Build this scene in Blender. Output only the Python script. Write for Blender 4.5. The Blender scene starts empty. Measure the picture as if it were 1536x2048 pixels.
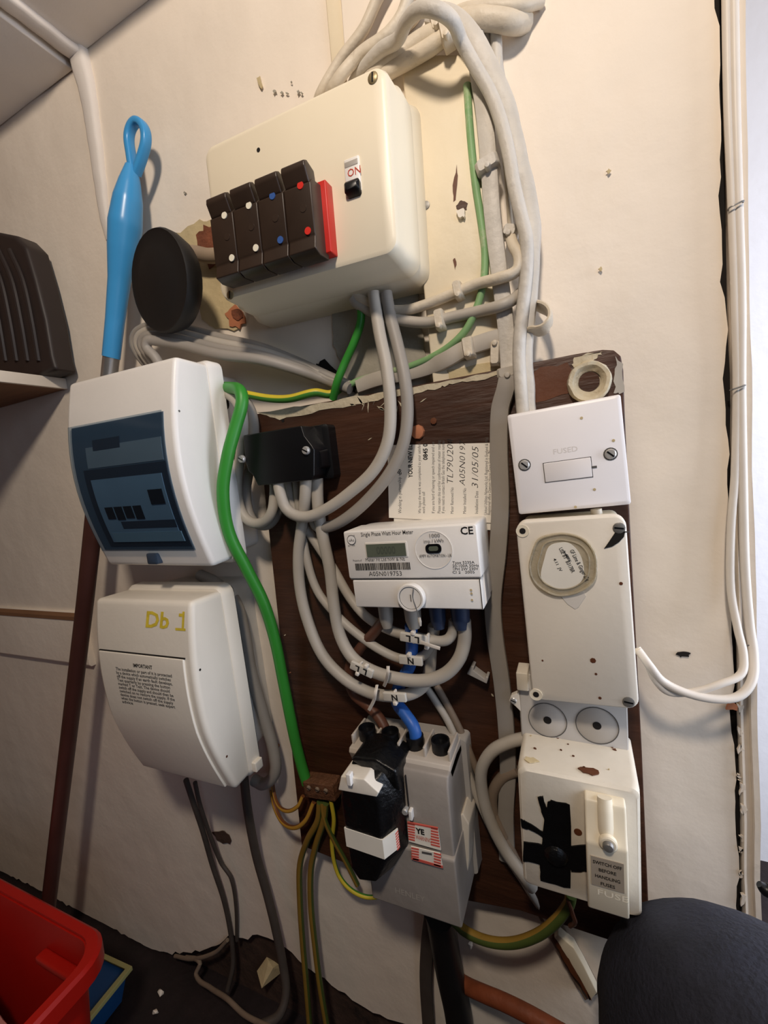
import bpy, bmesh, math, random
from mathutils import Vector, Matrix, noise
random.seed(7)
# ------------------------------------------------------------------ camera, world, lights
F = 864.666                     # focal length in pixels of the 1536x2048 frame
WD = 0.42                       # camera to back wall
CZ = 0.81                       # camera height above the floor
RX = Vector((0.91091483, -0.05622196, -0.40874596))   # wall right / down / into, in camera axes (right, down, forward)
RD = Vector((0.10984093, 0.98796603, 0.1088949))
RN = Vector((0.39770483, -0.14409102, 0.90612838))
scene = bpy.context.scene
col = scene.collection
cd = bpy.data.cameras.new('camera'); cam = bpy.data.objects.new('camera', cd); col.objects.link(cam)
cd.sensor_fit = 'VERTICAL'; cd.sensor_height = 36; cd.lens = F / 2048 * 36; cd.clip_start = 0.01
r_ = Vector((RX.x, RN.x, -RD.x)); u_ = -Vector((RX.y, RN.y, -RD.y)); f_ = Vector((RX.z, RN.z, -RD.z))
m_ = Matrix((r_, u_, -f_)).transposed().to_4x4(); m_.translation = (0, -WD, CZ); cam.matrix_world = m_
scene.camera = cam
vs = scene.view_settings
vs.view_transform = 'Standard'; vs.look = 'None'; vs.exposure = 0.0; vs.gamma = 1; vs.use_curve_mapping = False
world = bpy.data.worlds.new('world'); scene.world = world; world.use_nodes = True
bg = world.node_tree.nodes['Background']; bg.inputs[0].default_value = (0.62, 0.66, 0.80, 1); bg.inputs[1].default_value = 0.03

def lamp(name, kind, loc, energy, color, size, target=None):
    l = bpy.data.lights.new(name, kind); l.energy = energy; l.color = color
    if kind == 'AREA': l.size = size
    else: l.shadow_soft_size = size
    o = bpy.data.objects.new(name, l); col.objects.link(o); o.location = loc
    if target is not None:
        o.rotation_euler = (Vector(target) - Vector(loc)).to_track_quat('-Z', 'Y').to_euler()
    return o
lamp('bulb_light', 'POINT', (0.03, -0.66, CZ + 0.60), 20.0, (1.0, 0.855, 0.71), 0.045)
lamp('doorway_daylight', 'AREA', (1.2, -1.1, CZ + 0.25), 5, (0.62, 0.76, 1.0), 0.9, (-0.1, 0, CZ - 0.1))
lamp('hall_daylight', 'AREA', (1.0, 0.06, CZ - 0.05), 17, (0.80, 0.86, 1.0), 0.8, (0.25, 0.5, CZ - 0.3))

# ------------------------------------------------------------------ helpers
def P(px, py, off=0.0):
    """point of the place at distance off from the back wall, seen at a pixel of the photograph"""
    r = Vector(((px - 768) / F, (py - 1024) / F, 1.0))
    t = (WD - off) / r.dot(RN)
    return Vector((t * r.dot(RX), -off, CZ - t * r.dot(RD)))

def lin(c):
    return tuple(((v / 255) / 12.92 if v / 255 <= 0.04045 else ((v / 255 + 0.055) / 1.055) ** 2.4) for v in c) + (1,)

MATS = {}
def mat(name, c, rough=0.5, var=0.06, scale=25, dirt=None, bump=None, metal=0, spec=0.4, stretch=None, alpha=None, emit=None):
    """procedural material: colour with noise variation, optional dirt (colour, amount 0-1, scale) and bump (strength, scale)"""
    if name in MATS: return MATS[name]
    m = bpy.data.materials.new(name); m.use_nodes = True; MATS[name] = m
    nt = m.node_tree; N = nt.nodes; L = nt.links
    b = N['Principled BSDF']
    b.inputs['Roughness'].default_value = rough; b.inputs['Metallic'].default_value = metal
    b.inputs['Specular IOR Level'].default_value = spec
    tc = N.new('ShaderNodeTexCoord'); co = tc.outputs['Object']
    if stretch:
        mp = N.new('ShaderNodeMapping'); mp.inputs['Scale'].default_value = stretch
        L.new(co, mp.inputs[0]); co = mp.outputs[0]
    n1 = N.new('ShaderNodeTexNoise'); n1.inputs['Scale'].default_value = scale; n1.inputs['Detail'].default_value = 6
    L.new(co, n1.inputs['Vector'])
    mr = N.new('ShaderNodeMapRange'); mr.inputs[1].default_value = 0.3; mr.inputs[2].default_value = 0.7
    mr.inputs[3].default_value = 1 - var; mr.inputs[4].default_value = 1 + var
    L.new(n1.outputs['Fac'], mr.inputs[0])
    mul = N.new('ShaderNodeVectorMath'); mul.operation = 'SCALE'; mul.inputs[0].default_value = lin(c)[:3]
    L.new(mr.outputs[0], mul.inputs['Scale']); outc = mul.outputs[0]
    if dirt:
        dc, amt, ds = dirt
        n2 = N.new('ShaderNodeTexNoise'); n2.inputs['Scale'].default_value = ds; n2.inputs['Detail'].default_value = 8
        n2.inputs['Roughness'].default_value = 0.7
        L.new(co, n2.inputs['Vector'])
        m2 = N.new('ShaderNodeMapRange'); m2.inputs[1].default_value = 0.72 - 0.3 * amt; m2.inputs[2].default_value = 0.82 - 0.2 * amt
        m2.inputs[4].default_value = min(1, 0.45 + amt)
        L.new(n2.outputs['Fac'], m2.inputs[0])
        mx = N.new('ShaderNodeMix'); mx.data_type = 'RGBA'
        L.new(m2.outputs[0], mx.inputs['Factor']); L.new(outc, mx.inputs['A']); mx.inputs['B'].default_value = lin(dc)
        outc = mx.outputs['Result']
    L.new(outc, b.inputs['Base Color'])
    if bump:
        n3 = N.new('ShaderNodeTexNoise'); n3.inputs['Scale'].default_value = bump[1]; n3.inputs['Detail'].default_value = 7
        L.new(co, n3.inputs['Vector'])
        bp = N.new('ShaderNodeBump'); bp.inputs['Strength'].default_value = bump[0]; bp.inputs['Distance'].default_value = 0.004
        L.new(n3.outputs['Fac'], bp.inputs['Height']); L.new(bp.outputs[0], b.inputs['Normal'])
    if alpha is not None:
        tr = N.new('ShaderNodeBsdfTransparent'); tr.inputs[0].default_value = lin(alpha[1])
        ms = N.new('ShaderNodeMixShader'); ms.inputs[0].default_value = alpha[0]
        L.new(tr.outputs[0], ms.inputs[1]); L.new(b.outputs[0], ms.inputs[2])
        L.new(ms.outputs[0], N['Material Output'].inputs['Surface'])
    if emit:
        b.inputs['Emission Color'].default_value = lin(emit[0]); b.inputs['Emission Strength'].default_value = emit[1]
    return m

class Geo:
    def __init__(s): s.v = []; s.f = []
    def add(s, v, f):
        o = len(s.v); s.v += [Vector(p) for p in v]; s.f += [tuple(i + o for i in q) for q in f]; return s
    def rings(s, rings, closed=True, cap0=True, cap1=True):
        n = len(rings[0]); v = [p for r in rings for p in r]; f = []
        for k in range(len(rings) - 1):
            for i in range(n if closed else n - 1):
                j = (i + 1) % n; f.append((k * n + i, k * n + j, (k + 1) * n + j, (k + 1) * n + i))
        if cap0: f.append(tuple(range(n)))
        if cap1: f.append(tuple((len(rings) - 1) * n + i for i in range(n))[::-1])
        return s.add(v, f)
    def rr(s, levels, seg=4):
        """rounded rectangle lofted along y; level = (y, w, h, r[, cx, cz])"""
        R = []
        for lv in levels:
            y, w, h, r = lv[:4]; cx, cz = (lv[4], lv[5]) if len(lv) > 4 else (0, 0)
            r = min(r, w / 2 - 1e-5, h / 2 - 1e-5); ring = []
            for sx, sz, a0 in ((1, 1, 0), (-1, 1, 90), (-1, -1, 180), (1, -1, 270)):
                for k in range(seg + 1):
                    a = math.radians(a0 + 90 * k / seg)
                    ring.append((cx + sx * (w / 2 - r) + r * math.cos(a), y, cz + sz * (h / 2 - r) + r * math.sin(a)))
            R.append(ring)
        return s.rings(R)
    def slab(s, cx, cz, w, h, y0, y1, r=0.001, e=0.0008, seg=3):
        """rounded plate from y0 (back) to y1 (front, more negative) with a softened front edge"""
        return s.rr([(y0, w, h, r, cx, cz), (y1 + e, w, h, r, cx, cz), (y1 + e * .3, w - e, h - e, r, cx, cz), (y1, w - 2 * e, h - 2 * e, r, cx, cz)], seg)
    def prism(s, pts, y0, y1):
        """polygon of (x, z) extruded along y"""
        return s.rings([[(x, y0, z) for x, z in pts], [(x, y1, z) for x, z in pts]])
    def prism_x(s, pts, x0, x1):
        return s.rings([[(x0, y, z) for y, z in pts], [(x1, y, z) for y, z in pts]])
    def lathe(s, prof, origin=(0, 0, 0), axis=(0, -1, 0), seg=20):
        """profile of (radius, height along axis)"""
        ax = Vector(axis).normalized(); q = ax.to_track_quat('Z', 'Y'); o = Vector(origin)
        R = [[o + q @ Vector((r * math.cos(2 * math.pi * k / seg), r * math.sin(2 * math.pi * k / seg), h)) for k in range(seg)] for r, h in [(max(r, 1e-5), h) for r, h in prof]]
        return s.rings(R)
    def tube(s, pts, r, flat=None, seg=10, sub=6, ref=None, cap=True, wob=0.0):
        """smooth sweep through pts; r radius or list; flat = (half width, half thickness) lies against the wall"""
        pts = [Vector(p) for p in pts]; rl = r if isinstance(r, (list, tuple)) else [r or 1] * len(pts)
        C = []; K = []
        n = len(pts)
        for i in range(n - 1):
            p0 = pts[max(i - 1, 0)]; p1 = pts[i]; p2 = pts[i + 1]; p3 = pts[min(i + 2, n - 1)]
            d = (p2 - p1).length
            m1 = (p2 - p0) * (d / max((p2 - p0).length, 1e-6)) * (1 if i > 0 else 1)
            m2 = (p3 - p1) * (d / max((p3 - p1).length, 1e-6))
            for k in range(sub):
                t = k / sub; t2 = t * t; t3 = t2 * t
                C.append(p1 * (2 * t3 - 3 * t2 + 1) + m1 * (t3 - 2 * t2 + t) + p2 * (-2 * t3 + 3 * t2) + m2 * (t3 - t2)); K.append(rl[i] * (1 - t) + rl[i + 1] * t)
        C.append(pts[-1]); K.append(rl[-1])
        if wob:
            C = [c + Vector((noise.noise(c * 55), 0, noise.noise(c * 55 + Vector((9, 3, 1))))) * wob for c in C]
        R = []; nrm = None
        for i, c in enumerate(C):
            T = (C[min(i + 1, len(C) - 1)] - C[max(i - 1, 0)]).normalized()
            if flat:
                nn = Vector(ref or (0, -1, 0)); nn = nn - T * nn.dot(T)
                nn = nn.normalized() if nn.length > 0.15 or nrm is None else (nrm - T * nrm.dot(T)).normalized(); nrm = nn
            else:
                if nrm is None: nrm = T.orthogonal()
                nrm = (nrm - T * nrm.dot(T)).normalized()
            B = T.cross(nrm)
            if flat:
                a, b_ = flat; k = K[i]
                ring = [c + (B * (abs(math.cos(q)) ** .6 * math.copysign(1, math.cos(q)) * a) + nrm * (abs(math.sin(q)) ** .6 * math.copysign(1, math.sin(q)) * b_)) * k for q in [2 * math.pi * j / (seg + 2) + .01 for j in range(seg + 2)]]
            else:
                ring = [c + (B * math.cos(q) + nrm * math.sin(q)) * K[i] for q in [2 * math.pi * j / seg for j in range(seg)]]
            R.append(ring)
        return s.rings(R, cap0=cap, cap1=cap)
    def bar(s, a, b, r, seg=8): return s.tube([a, b], r, seg=seg, sub=1)
    def bx(s, c, size, M=None):
        v = []
        for dx in (-.5, .5):
            for dy in (-.5, .5):
                for dz in (-.5, .5):
                    p = Vector((dx * size[0], dy * size[1], dz * size[2]))
                    v.append(Vector(c) + (M @ p if M else p))
        return s.add(v, [(0, 1, 3, 2), (4, 6, 7, 5), (0, 4, 5, 1), (2, 3, 7, 6), (0, 2, 6, 4), (1, 5, 7, 3)])

def link(name, g, m, parent=None, origin=None, bevel=None, angle=38, smooth=True):
    me = bpy.data.meshes.new(name); o0 = Vector(origin or (0, 0, 0))
    bm = bmesh.new()
    vs_ = [bm.verts.new(p - o0) for p in g.v]
    for f in g.f:
        try: bm.faces.new([vs_[i] for i in f])
        except ValueError: pass
    bmesh.ops.recalc_face_normals(bm, faces=bm.faces)
    if bevel:
        es = [e for e in bm.edges if len(e.link_faces) == 2 and e.calc_face_angle(0) > math.radians(28)]
        bmesh.ops.bevel(bm, geom=es, offset=bevel, segments=3, profile=0.6, affect='EDGES', clamp_overlap=True)
    bm.to_mesh(me); bm.free()
    if smooth:
        me.polygons.foreach_set('use_smooth', [True] * len(me.polygons)); me.set_sharp_from_angle(angle=math.radians(angle))
    me.materials.append(m)
    o = bpy.data.objects.new(name, me); col.objects.link(o); o.location = o0
    if parent is not None: o.parent = parent
    return o

def tag(o, label=None, cat=None, group=None, kind=None):
    for k, v in (('label', label), ('category', cat), ('group', group), ('kind', kind)):
        if v: o[k] = v
    return o

class Thing:
    """an Empty at the back of a thing on the wall; local x right, z up, -y towards the room"""
    def __init__(s, name, label, cat, c=None, quad=None, off=0.0, base=0.0, rot=None, group=None, yaw=0):
        if quad:
            p = [P(x, y, off) for x, y in quad]
            cc = (p[0] + p[1] + p[2] + p[3]) / 4
            ux = ((p[1] - p[0]) + (p[2] - p[3])) / 2; uz = ((p[0] - p[3]) + (p[1] - p[2])) / 2
            s.w = ux.length; s.h = uz.length
            a = (math.atan2(ux.z, ux.x) + math.atan2(-uz.x, uz.z)) / 2 if rot is None else math.radians(rot)
            c = Vector((cc.x, -base, cc.z))
        else:
            a = math.radians(rot or 0); c = Vector(c)
        s.d = base - off
        s.o = bpy.data.objects.new(name, None); col.objects.link(s.o); s.o.empty_display_size = 0.02
        s.o.location = c; s.o.rotation_euler = (0, -a, math.radians(yaw)); tag(s.o, label, cat, group)
        s.M = Matrix.Translation(c) @ s.o.rotation_euler.to_matrix().to_4x4(); s.I = s.M.inverted()
    def L(s, px, py, off): return s.I @ P(px, py, off)
    def part(s, name, g, m, parent=None, label=None, **k):
        o = link(name, g, m, parent or s.o, **k)
        if label: o['label'] = label
        return o

def text_geo(body, h, o, right=(1, 0, 0), up=(0, 0, 1), length=None, align='LEFT', shear=0, thick=0, bold=0):
    cu = bpy.data.curves.new('t', 'FONT'); cu.body = body; cu.size = 1; cu.align_x = align; cu.resolution_u = 2; cu.shear = shear; cu.offset = bold
    ob = bpy.data.objects.new('t', cu); me = ob.to_mesh()
    vs_ = [v.co.copy() for v in me.vertices]; fs = [tuple(p.vertices) for p in me.polygons]
    ob.to_mesh_clear(); bpy.data.objects.remove(ob); bpy.data.curves.remove(cu)
    g = Geo()
    if not vs_: return g
    w = max(v.x for v in vs_) - min(v.x for v in vs_)
    k = h / 0.70; kx = length / w if length else k
    right = Vector(right); up = Vector(up); o = Vector(o)
    return g.add([o + right * v.x * kx + up * v.y * k for v in vs_], fs)

def cable(name, label, pts, r, m, flat=None, cat='cable', group=None, seg=10, sub=6, wob=0.0, ref=None, m2=None, span=(0, 3)):
    w = [P(*p) for p in pts]
    g = Geo(); g.tube(w, r, flat, seg, sub, ref, wob=wob)
    ob = link(name, g, m, origin=w[0])
    if m2:                                   # second colour runs lengthwise along the sleeve
        ob.data.materials.append(m2)
        for q in ob.data.polygons:
            if len(q.vertices) == 4 and span[0] <= q.index % seg < span[1]: q.material_index = 1
    return tag(ob, label, cat, group)

def screw(T, name, px, py, off, r, m, slot=True, parent=None, proud=0.0012, ang=20):
    p = T.L(px, py, off); g = Geo()
    g.lathe([(r, 0), (r, proud * .5), (r * .8, proud), (0, proud * 1.1)], p, seg=14)
    o = T.part(name, g, m, parent)
    if slot:
        q = Geo(); q.bx(p + Vector((0, -proud * 1.1, 0)), (r * 1.5, 0.0004, r * .28), Matrix.Rotation(math.radians(ang), 3, 'Y'))
        T.part('slot', q, M_black, o)
    return o

def disc(T, px, py, off, r, proud=0.0003, seg=16):
    return Geo().lathe([(r, 0), (r, proud), (0, proud)], T.L(px, py, off), seg=seg)

def blob(pts, y0, y1, jit=0.0015, n=4, seed=0):
    """irregular patch: polygon of world points (x, z) with ragged edge, extruded in y"""
    out = []
    rnd = random.Random(seed)
    for i in range(len(pts)):
        a = Vector(pts[i]); b = Vector(pts[(i + 1) % len(pts)])
        for k in range(n):
            p = a.lerp(b, k / n); out.append((p.x + rnd.uniform(-jit, jit), p.y + rnd.uniform(-jit, jit)))
    return Geo().prism(out, y0, y1)
def patch(name, px, off, m, parent, thick=0.001, jit=0.0015, n=4, seed=0):
    return link(name, blob([(lambda q: (q.x, q.z))(P(x, y, off)) for x, y in px], -off + 0.0005, -off - thick, jit, n, seed), m, parent, smooth=False)
def struct(o): o['kind'] = 'structure'; return o

# ------------------------------------------------------------------ materials
M_wall = mat('wall_paint', (234, 222, 206), 0.62, 0.035, 9, ((198, 180, 156), 0.20, 5), (0.35, 28))
M_wall2 = mat('side_wall_paint', (236, 234, 236), 0.6, 0.02, 12, None, (0.2, 60))
M_soffit = mat('soffit_paint', (222, 214, 205), 0.7, 0.04, 10, None, (0.25, 30))
M_trim = mat('cream_gloss_timber', (226, 212, 184), 0.45, 0.05, 14, ((170, 140, 95), 0.22, 12), (0.3, 30))
M_frame = mat('frame_paint', (214, 200, 182), 0.55, 0.05, 10, ((150, 130, 110), 0.15, 20), (0.3, 40))
M_plaster = mat('grey_plaster', (158, 152, 138), 0.85, 0.10, 30, ((120, 112, 95), 0.3, 40), (0.5, 60))
M_yplaster = mat('yellow_plaster', (196, 178, 138), 0.85, 0.10, 30, ((150, 130, 95), 0.3, 30), (0.5, 60))
M_brick = mat('brick', (120, 70, 48), 0.9, 0.2, 60, ((60, 40, 30), 0.5, 80), (1.0, 90))
M_rubble = mat('rubble', (66, 48, 38), 0.95, 0.3, 30, ((25, 18, 15), 0.5, 25), (1.0, 50))
M_floor = mat('floor_dark', (34, 24, 24), 0.8, 0.3, 20, ((15, 10, 12), 0.4, 30), (0.6, 60))
M_dark = mat('dark_gap', (22, 17, 14), 0.9)
M_white = mat('white_plastic', (232, 228, 222), 0.38, 0.02, 20, None, (0.03, 200))
M_white2 = mat('aged_white_plastic', (226, 218, 204), 0.42, 0.025, 18, ((190, 165, 125), 0.10, 30), (0.04, 150))
M_spur = mat('bright_white_plastic', (236, 232, 232), 0.35, 0.02, 20, ((190, 170, 140), 0.06, 40))
M_cream = mat('cream_plastic', (231, 220, 196), 0.36, 0.02, 15, ((200, 178, 135), 0.08, 22))
M_dirtyw = mat('dirty_white_plastic', (220, 211, 194), 0.45, 0.05, 30, ((130, 90, 55), 0.22, 45), (0.1, 90))
M_greyp = mat('grey_plastic', (168, 162, 154), 0.45, 0.04, 30, ((140, 120, 95), 0.15, 40))
M_lgrey = mat('pale_grey_plastic', (214, 208, 198), 0.45, 0.03, 30, ((170, 145, 110), 0.10, 40))
M_cutout = mat('cutout_grey', (150, 142, 134), 0.45, 0.05, 40, ((110, 85, 62), 0.12, 30), (0.1, 90))
M_black = mat('black_plastic', (14, 14, 16), 0.35, 0.1, 30)
M_bakelite = mat('brown_bakelite', (52, 40, 32), 0.38, 0.12, 40, ((70, 55, 44), 0.15, 60))
M_tape = mat('black_tape', (12, 12, 13), 0.3, 0.2, 80, None, (0.4, 120))
M_board = mat('dark_varnished_board', (64, 38, 24), 0.48, 0.35, 9, ((36, 20, 13), 0.35, 6), (0.25, 30), stretch=(1.2, 1, 7))
M_boardr = mat('red_brown_wood', (94, 54, 32), 0.5, 0.25, 12, ((70, 40, 24), 0.3, 14), (0.3, 40))
M_peel = mat('peeling_cream_paint', (196, 184, 158), 0.7, 0.10, 60, ((110, 80, 55), 0.38, 70), (0.6, 90))
M_steel = mat('steel', (190, 188, 184), 0.35, 0.06, 80, None, None, 0.45)
M_brass = mat('dull_brass', (150, 134, 100), 0.4, 0.1, 80, None, None, 0.45)
M_dsteel = mat('dull_screw', (128, 126, 122), 0.4, 0.1, 80, None, None, 0.4)
M_cgrey = mat('grey_cable', (150, 143, 134), 0.5, 0.05, 25, ((110, 98, 85), 0.15, 30), (0.05, 120))
M_cgrey2 = mat('light_grey_cable', (176, 168, 156), 0.5, 0.05, 25, ((130, 115, 95), 0.14, 30), (0.05, 120))
M_cpaint = mat('painted_cable', (206, 194, 174), 0.5, 0.07, 40, ((150, 135, 112), 0.28, 35), (0.35, 90))
M_cpaint2 = mat('grey_white_painted_cable', (196, 190, 180), 0.5, 0.08, 40, ((140, 132, 118), 0.32, 30), (0.35, 90))
M_cwhite = mat('white_cable', (218, 209, 197), 0.42, 0.03, 40, ((180, 160, 130), 0.1, 40))
M_cold = mat('dirty_cable', (128, 112, 96), 0.6, 0.12, 40, ((80, 60, 45), 0.3, 40))
M_cblack = mat('black_cable', (20, 18, 18), 0.5, 0.15, 40)
M_cdark = mat('dark_grey_cable', (74, 66, 60), 0.55, 0.12, 40)
M_cbrown = mat('brown_cable', (92, 56, 40), 0.5, 0.1, 40)
M_cblue = mat('blue_cable', (44, 92, 168), 0.42, 0.06, 40)
M_cdblue = mat('dark_blue_boot', (40, 52, 78), 0.5, 0.1, 40)
M_green = mat('green_cable', (52, 138, 48), 0.42, 0.05, 30)
M_pgreen = mat('painted_green_cable', (126, 164, 110), 0.5, 0.12, 30, ((200, 192, 166), 0.66, 14))
M_label = mat('paper_label', (228, 222, 208), 0.7, 0.03, 40)
M_card = mat('cream_card', (238, 231, 218), 0.7, 0.02, 40)
M_ink = mat('black_ink', (26, 24, 24), 0.6, 0.02)
M_gink = mat('grey_ink', (84, 82, 80), 0.6, 0.02)
M_red = mat('red_plastic', (188, 32, 24), 0.4, 0.06, 30)
M_redprint = mat('red_print', (206, 92, 78), 0.6, 0.05)
M_redink = mat('red_ink', (190, 60, 30), 0.6, 0.02)
M_yellow = mat('yellow_marker', (214, 190, 60), 0.6, 0.15, 120)
M_bluedot = mat('blue_dot', (50, 86, 150), 0.5, 0.02)
M_reddot = mat('red_dot', (205, 40, 28), 0.5, 0.02)
M_whitedot = mat('white_dot', (232, 226, 206), 0.5, 0.02)
M_lcd = mat('lcd_glass', (92, 98, 84), 0.15, 0.04, 30)
M_rubber = mat('black_rubber', (26, 25, 25), 0.55, 0.1, 40)
M_bluegrip = mat('blue_grip', (66, 152, 212), 0.28, 0.03, 20)
M_alu = mat('aluminium', (170, 168, 166), 0.3, 0.05, 60, None, None, 0.8)
M_maroon = mat('maroon_pole', (74, 44, 38), 0.4, 0.12, 20)
M_shelf = mat('shelf_white', (226, 216, 202), 0.5, 0.04, 20)
M_shelfu = mat('shelf_wood', (132, 96, 68), 0.6, 0.15, 10, None, (0.2, 30), stretch=(1, 6, 1))
M_dpan = mat('dark_ribbed_plastic', (46, 38, 36), 0.5, 0.08, 30)
M_redbox = mat('red_basket', (176, 24, 14), 0.4, 0.04, 20)
M_cloth = mat('pink_cloth', (190, 128, 122), 0.9, 0.12, 30, None, (0.6, 60))
M_bluetray = mat('blue_tray', (36, 92, 150), 0.45, 0.05, 20)
M_ylw = mat('yellow_rim', (206, 200, 128), 0.5, 0.04, 20)
M_trouser = mat('navy_trousers', (34, 36, 48), 0.85, 0.2, 60, None, (0.5, 260))
M_copper = mat('rusty_pipe', (128, 66, 38), 0.6, 0.2, 40, ((80, 45, 30), 0.4, 60), (0.3, 90))
M_smoke = mat('smoked_pane', (46, 62, 80), 0.12, 0.02, 10, None, None, 0, 0.5, None, (0.12, (224, 232, 238)))
M_clear = mat('clear_plastic_pack', (212, 203, 182), 0.15, 0.06, 40, ((168, 142, 98), 0.40, 55), (0.5, 90), 0, 0.6, None, (0.42, (238, 232, 216)))
M_terra = mat('terracotta', (176, 112, 78), 0.8, 0.1, 30)

M_earth = mat('earth_green', (70, 128, 48), 0.45, 0.08, 30)
M_earthy = mat('earth_yellow', (212, 190, 56), 0.45, 0.08, 30)
M_earthd = mat('dirty_earth_green', (70, 84, 36), 0.5, 0.12, 30, ((92, 62, 34), 0.3, 40))
M_earthdy = mat('dirty_earth_yellow', (138, 108, 42), 0.5, 0.12, 30, ((92, 62, 34), 0.3, 40))
M_ocopper = mat('brown_earth', (112, 66, 34), 0.5, 0.12, 30)
M_ocopper2 = mat('ochre_earth', (176, 132, 48), 0.5, 0.12, 30)
def smooth_px(pts, n=4):
    out = []; k = len(pts)
    for i in range(k):
        a, b, c, d = (Vector(pts[(i + j) % k]) for j in (-1, 0, 1, 2))
        for q in range(n):
            t = q / n; out.append(tuple(0.5 * (2 * b + (c - a) * t + (2 * a - 5 * b + 4 * c - d) * t * t + (3 * b - a - 3 * c + d) * t ** 3)))
    return out

# ------------------------------------------------------------------ the setting
def interp(tab, x):
    if x <= tab[0][0]: return tab[0][1]
    for (a, b), (c, d) in zip(tab, tab[1:]):
        if x <= c: return b + (d - b) * (x - a) / (c - a)
    return tab[-1][1]
bot = [(200, 1843), (300, 1897), (340, 1908), (400, 1902), (440, 1888), (462, 1866), (490, 1880), (512, 1868), (550, 1882), (585, 1905), (605, 1930), (650, 1958), (690, 1990), (730, 2015), (770, 2035), (820, 2050), (900, 2070)]
botw = [(lambda q: (q.x, max(q.z, 0.001)))(P(x, y)) for x, y in bot]
XL, ZT = -1.45, 2.35
def wall_grid():
    nx, nz = 150, 190; v = []; f = []
    for j in range(nz + 1):
        t = (j / nz) ** 1.25
        for i in range(nx + 1):
            s = i / nx; x = XL + (0.109 - XL) * s
            zb = interp(botw, x) + 0.006 * noise.noise(Vector((x * 90, 0, 0)))
            zb = max(zb, 0.0)
            z = zb + (ZT - zb) * t
            if i >= nx - 1:
                x += 0.0022 * noise.noise(Vector((3, 0, z * 140))) + 0.003 * noise.noise(Vector((8, 0, z * 22)))
            y = -0.0013 * noise.noise(Vector((x * 7, 0, z * 7))) - 0.0006 * noise.noise(Vector((x * 30, 4, z * 30)))
            v.append((x, y, z))
    w = nx + 1
    for j in range(nz):
        for i in range(nx): f.append((j * w + i, j * w + i + 1, (j + 1) * w + i + 1, (j + 1) * w + i))
    b = len(v)
    for i in range(w): v.append((v[i][0], 0.014, v[i][2]))           # broken lower edge
    for i in range(nx): f.append((i, b + i, b + i + 1, i + 1))
    b2 = len(v)
    for j in range(nz + 1): q = v[j * w + nx]; v.append((q[0], 0.014, q[2]))   # ragged edge by the door frame
    for j in range(nz): f.append((j * w + nx, (j + 1) * w + nx, b2 + j + 1, b2 + j))
    return Geo().add(v, f)
wall = struct(link('wall_back', wall_grid(), M_wall, angle=60))
g = Geo(); g.bx((-0.6745, 0.054, 1.17), (1.59, 0.08, 2.36))
struct(link('wall_masonry', g, M_rubble))
g = Geo(); g.bx((0.3, -0.5, -0.02), (3.8, 2.1, 0.04)); struct(link('floor', g, M_floor))
g = Geo(); g.bx((0.3, -0.5, ZT + 0.02), (3.8, 2.1, 0.04)); struct(link('ceiling', g, M_soffit))
g = Geo(); g.bx((XL - 0.03, -0.75, 1.175), (0.06, 1.56, 2.35)); struct(link('wall_left', g, M_shelfu))  # unseen side wall, made of darker wood to cut bounced light on this side
# stair soffit boxed in along the top of the wall; the far end steps down a little behind the bead
SZ = CZ + 0.546
g = Geo(); g.bx((-0.335, -0.05, SZ + 0.09), (0.43, 0.10, 0.18)); struct(link('ceiling_soffit', g, M_soffit, bevel=0.002))
g = Geo(); g.bx((-1.0, -0.05, SZ + 0.085), (0.90, 0.10, 0.19)); struct(link('ceiling_soffit', g, M_soffit, bevel=0.002))
# plaster bead: runs along the soffit, then down the wall
g = Geo(); c0 = P(160, 112)
g.tube([Vector((c0.x, -0.099, SZ - 0.004)), Vector((c0.x, -0.06, SZ - 0.003)), Vector((c0.x + .001, -0.02, SZ - 0.004)), Vector((c0.x + .002, 0.0, SZ - 0.004))], 1, (0.0105, 0.005), 14, 10, (0, 0, -1), wob=0.0012)
g.tube([Vector((c0.x + .001, -.002, SZ + .002))] + [P(x, y, .002) for x, y in ((166, 135), (180, 200), (190, 270), (202, 360), (212, 440), (218, 480))], [1.25, 1.25, 1.05, .95, .85, .7, .4], (0.0105, 0.007), 14, 8, wob=0.0012)
struct(link('trim_1', g, M_soffit, angle=80))
# timber upright behind the top cables
g = Geo(); q = [P(800, 108, .018), P(945, 108, .018), P(1008, 738, .018), P(868, 790, .018)]
g.prism([(p.x, p.z) for p in q], -0.0003, -0.018)
t2 = struct(link('trim_2', g, M_trim, bevel=0.002))
# narrow batten that carries the cables above the old fuse box
g = Geo(); q = [P(640, -120, .008), P(668, -125, .008), P(702, 190, .008), P(668, 195, .008)]
g.prism([(p.x, p.z) for p in q], -0.0003, -0.008); struct(link('trim_3', g, M_trim, bevel=0.0015))
g = Geo(); q = [P(672, -120, .012), P(830, -125, .012), P(880, 190, .012), P(700, 260, .012)]
g.prism([(p.x, p.z) for p in q], -0.0003, -0.012); struct(link('trim_4', g, M_wall, bevel=0.0015))
# rail across the wall, low on the far side
g = Geo(); zt = P(60, 1216).z; zb = P(60, 1311).z
g.prism_x([(0.001, zb), (-0.007, zb), (-0.010, zb + 0.004), (-0.010, zt - 0.006), (-0.006, zt), (0.001, zt)], XL + 0.001, P(190, 1318).x)
rail = struct(link('trim_5', g, M_wall, bevel=0.001))
g = Geo(); g.prism_x([(0.0, zt - 0.001), (-0.0075, zt - 0.001), (-0.0115, zt - 0.006), (-0.0115, zt - 0.012), (0.0, zt - 0.012)], XL + 0.002, P(165, 1220).x)
link('worn_edge', g, M_shelfu, rail)
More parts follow.
